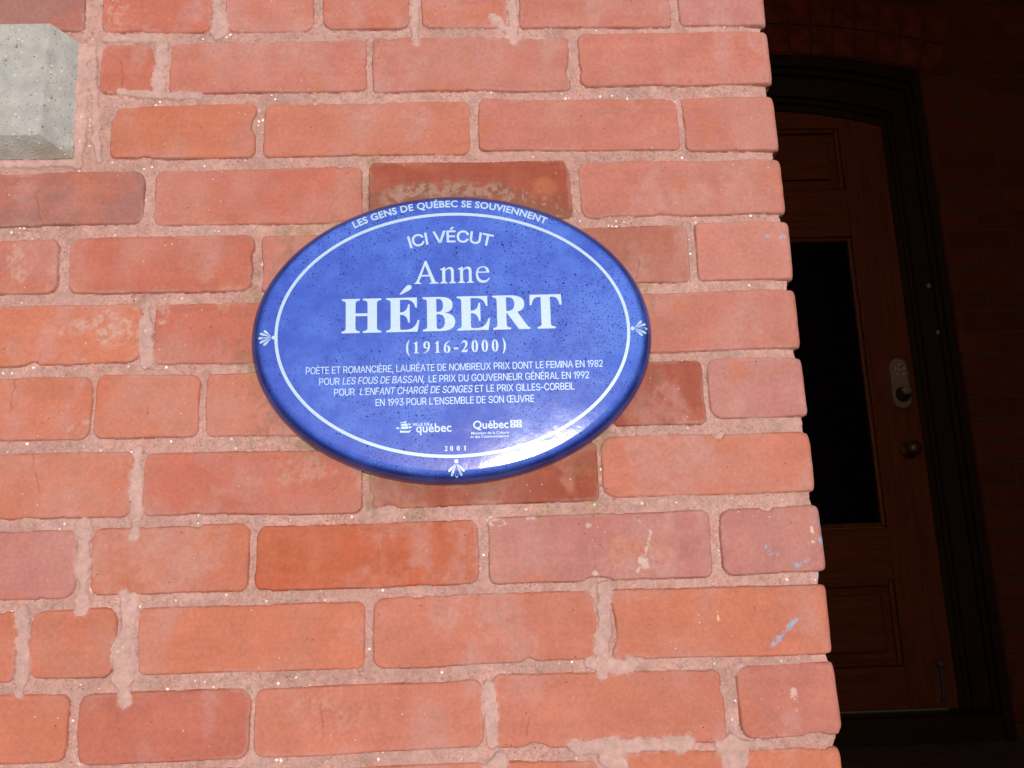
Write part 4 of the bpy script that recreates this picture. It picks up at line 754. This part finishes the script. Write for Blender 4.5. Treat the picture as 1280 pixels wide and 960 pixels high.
# fan-shaped ornaments
def fan():
    L = [[(0.0+1.9*math.cos(2*math.pi*i/20), 1.9*math.sin(2*math.pi*i/20)) for i in range(20)]]
    for deg, ln in ((0, 15.0), (21, 13.2), (-21, 13.2), (42, 11.2), (-42, 11.2)):
        c, s = math.cos(R(deg)), math.sin(R(deg)); p = []
        for q, h in ((2.0, 0.15), (5.5, 0.55), (ln-3.2, 1.15), (ln-1.4, 1.2), (ln-0.4, 0.75), (ln, 0.0)): p.append((q, h))
        o = 1.2
        full = p+[(q, -h) for q, h in reversed(p[:-1])]
        L.append([(o+q*c-h*s if deg else q+o*0+h*0, q*s+h*c) if deg else (q, h) for q, h in full])
    return L
for deg, x, z in ((180, -0.1735, -0.0013), (0, 0.1772, -0.0007), (-90, 0.0014, -0.1275)):
    M = None
    for lp in fan():
        m = curve_mesh([lp]); bmx = bmesh.new() if M is None else M; bmx.from_mesh(m); bpy.data.meshes.remove(m); M = bmx
    m = bpy.data.meshes.new('fan'); M.to_mesh(m); M.free(); c, s = math.cos(R(deg)), math.sin(R(deg))
    stick('fan_ornament', m, lambda x_, y_, c=c, s=s, x=x, z=z: (x+(x_*c-y_*s)*0.00102, z+(x_*s+y_*c)*0.00102))
# the two emblems at the foot
def word(name, txt, x0, x1, z, h, hs, bold, parent=None):
    me = text_mesh(txt, bold); b = bounds(me); return stick(name, me, fit(x0, x1, z, b[:2], hs, h), parent)
city = word('city_emblem', 'québec', -0.3866, -0.3530, -0.4408, 0.0085, 0.70, 0.012)
word('emblem_lettering', 'VILLE DE', -0.3902, -0.3737, -0.4343, 0.0025, 0.68, 0.02, city)
SHIP = ['M22 8 L78 6 L92 26 L74 20 L30 22 L18 40 L6 36 L0 46 L4 54 L14 52 L24 34 Z', 'M26 40 Q44 32 72 38 Q78 50 70 60 Q48 54 28 58 Q34 50 26 40 Z', 'M26 64 Q46 58 70 64 Q72 74 64 82 Q46 76 28 80 Q32 72 26 64 Z',
        'M40 86 Q52 82 62 88 Q62 96 56 100 Q48 94 42 96 Z', 'M78 36 Q90 40 96 56 Q86 54 78 60 Z', 'M76 64 Q84 66 90 76 Q82 74 74 82 Z', 'M24 86 L34 84 L36 92 L28 92 Z', 'M14 30 L90 28 L92 34 L14 36 Z']
me = curve_mesh([lp for s_ in SHIP[:1] for lp in parse(s_, 4)]); bmx = bmesh.new(); bmx.from_mesh(me); bpy.data.meshes.remove(me)
for s_ in SHIP[1:-1]:
    m = curve_mesh(parse(s_, 4)); bmx.from_mesh(m); bpy.data.meshes.remove(m)
me = bpy.data.meshes.new('ship'); bmx.to_mesh(me); bmx.free(); stick('ship_emblem', me, fit(-0.4055, -0.3905, -0.4415, (0, 96), 100, 0.0120), city)
gov = word('government_emblem', 'Québec', -0.3322, -0.2985, -0.4388, 0.0077, 0.70, 0.014)
word('emblem_lettering', 'Ministère de la Culture', -0.3343, -0.2983, -0.4443, 0.0026, 0.70, 0.010, gov)
word('emblem_lettering', 'et des Communications', -0.3350, -0.2983, -0.4477, 0.0026, 0.70, 0.010, gov)
bmx = bmesh.new()
for i in range(2):
    for j in range(2):
        x, z = -0.2966+i*0.0057, -0.4386+j*0.0039
        hole = [(x+0.0025+0.0009*math.cos(2*math.pi*k/8), z+0.0017+0.0011*math.sin(2*math.pi*k/8)) for k in range(8)]
        m = curve_mesh([[(x, z), (x+0.0050, z), (x+0.0050, z+0.0034), (x, z+0.0034)], hole]); bmx.from_mesh(m); bpy.data.meshes.remove(m)
me = bpy.data.meshes.new('flag'); bmx.to_mesh(me); bmx.free(); stick('flag_emblem', me, lambda x, y: (x-PX, y-PZ), gov)
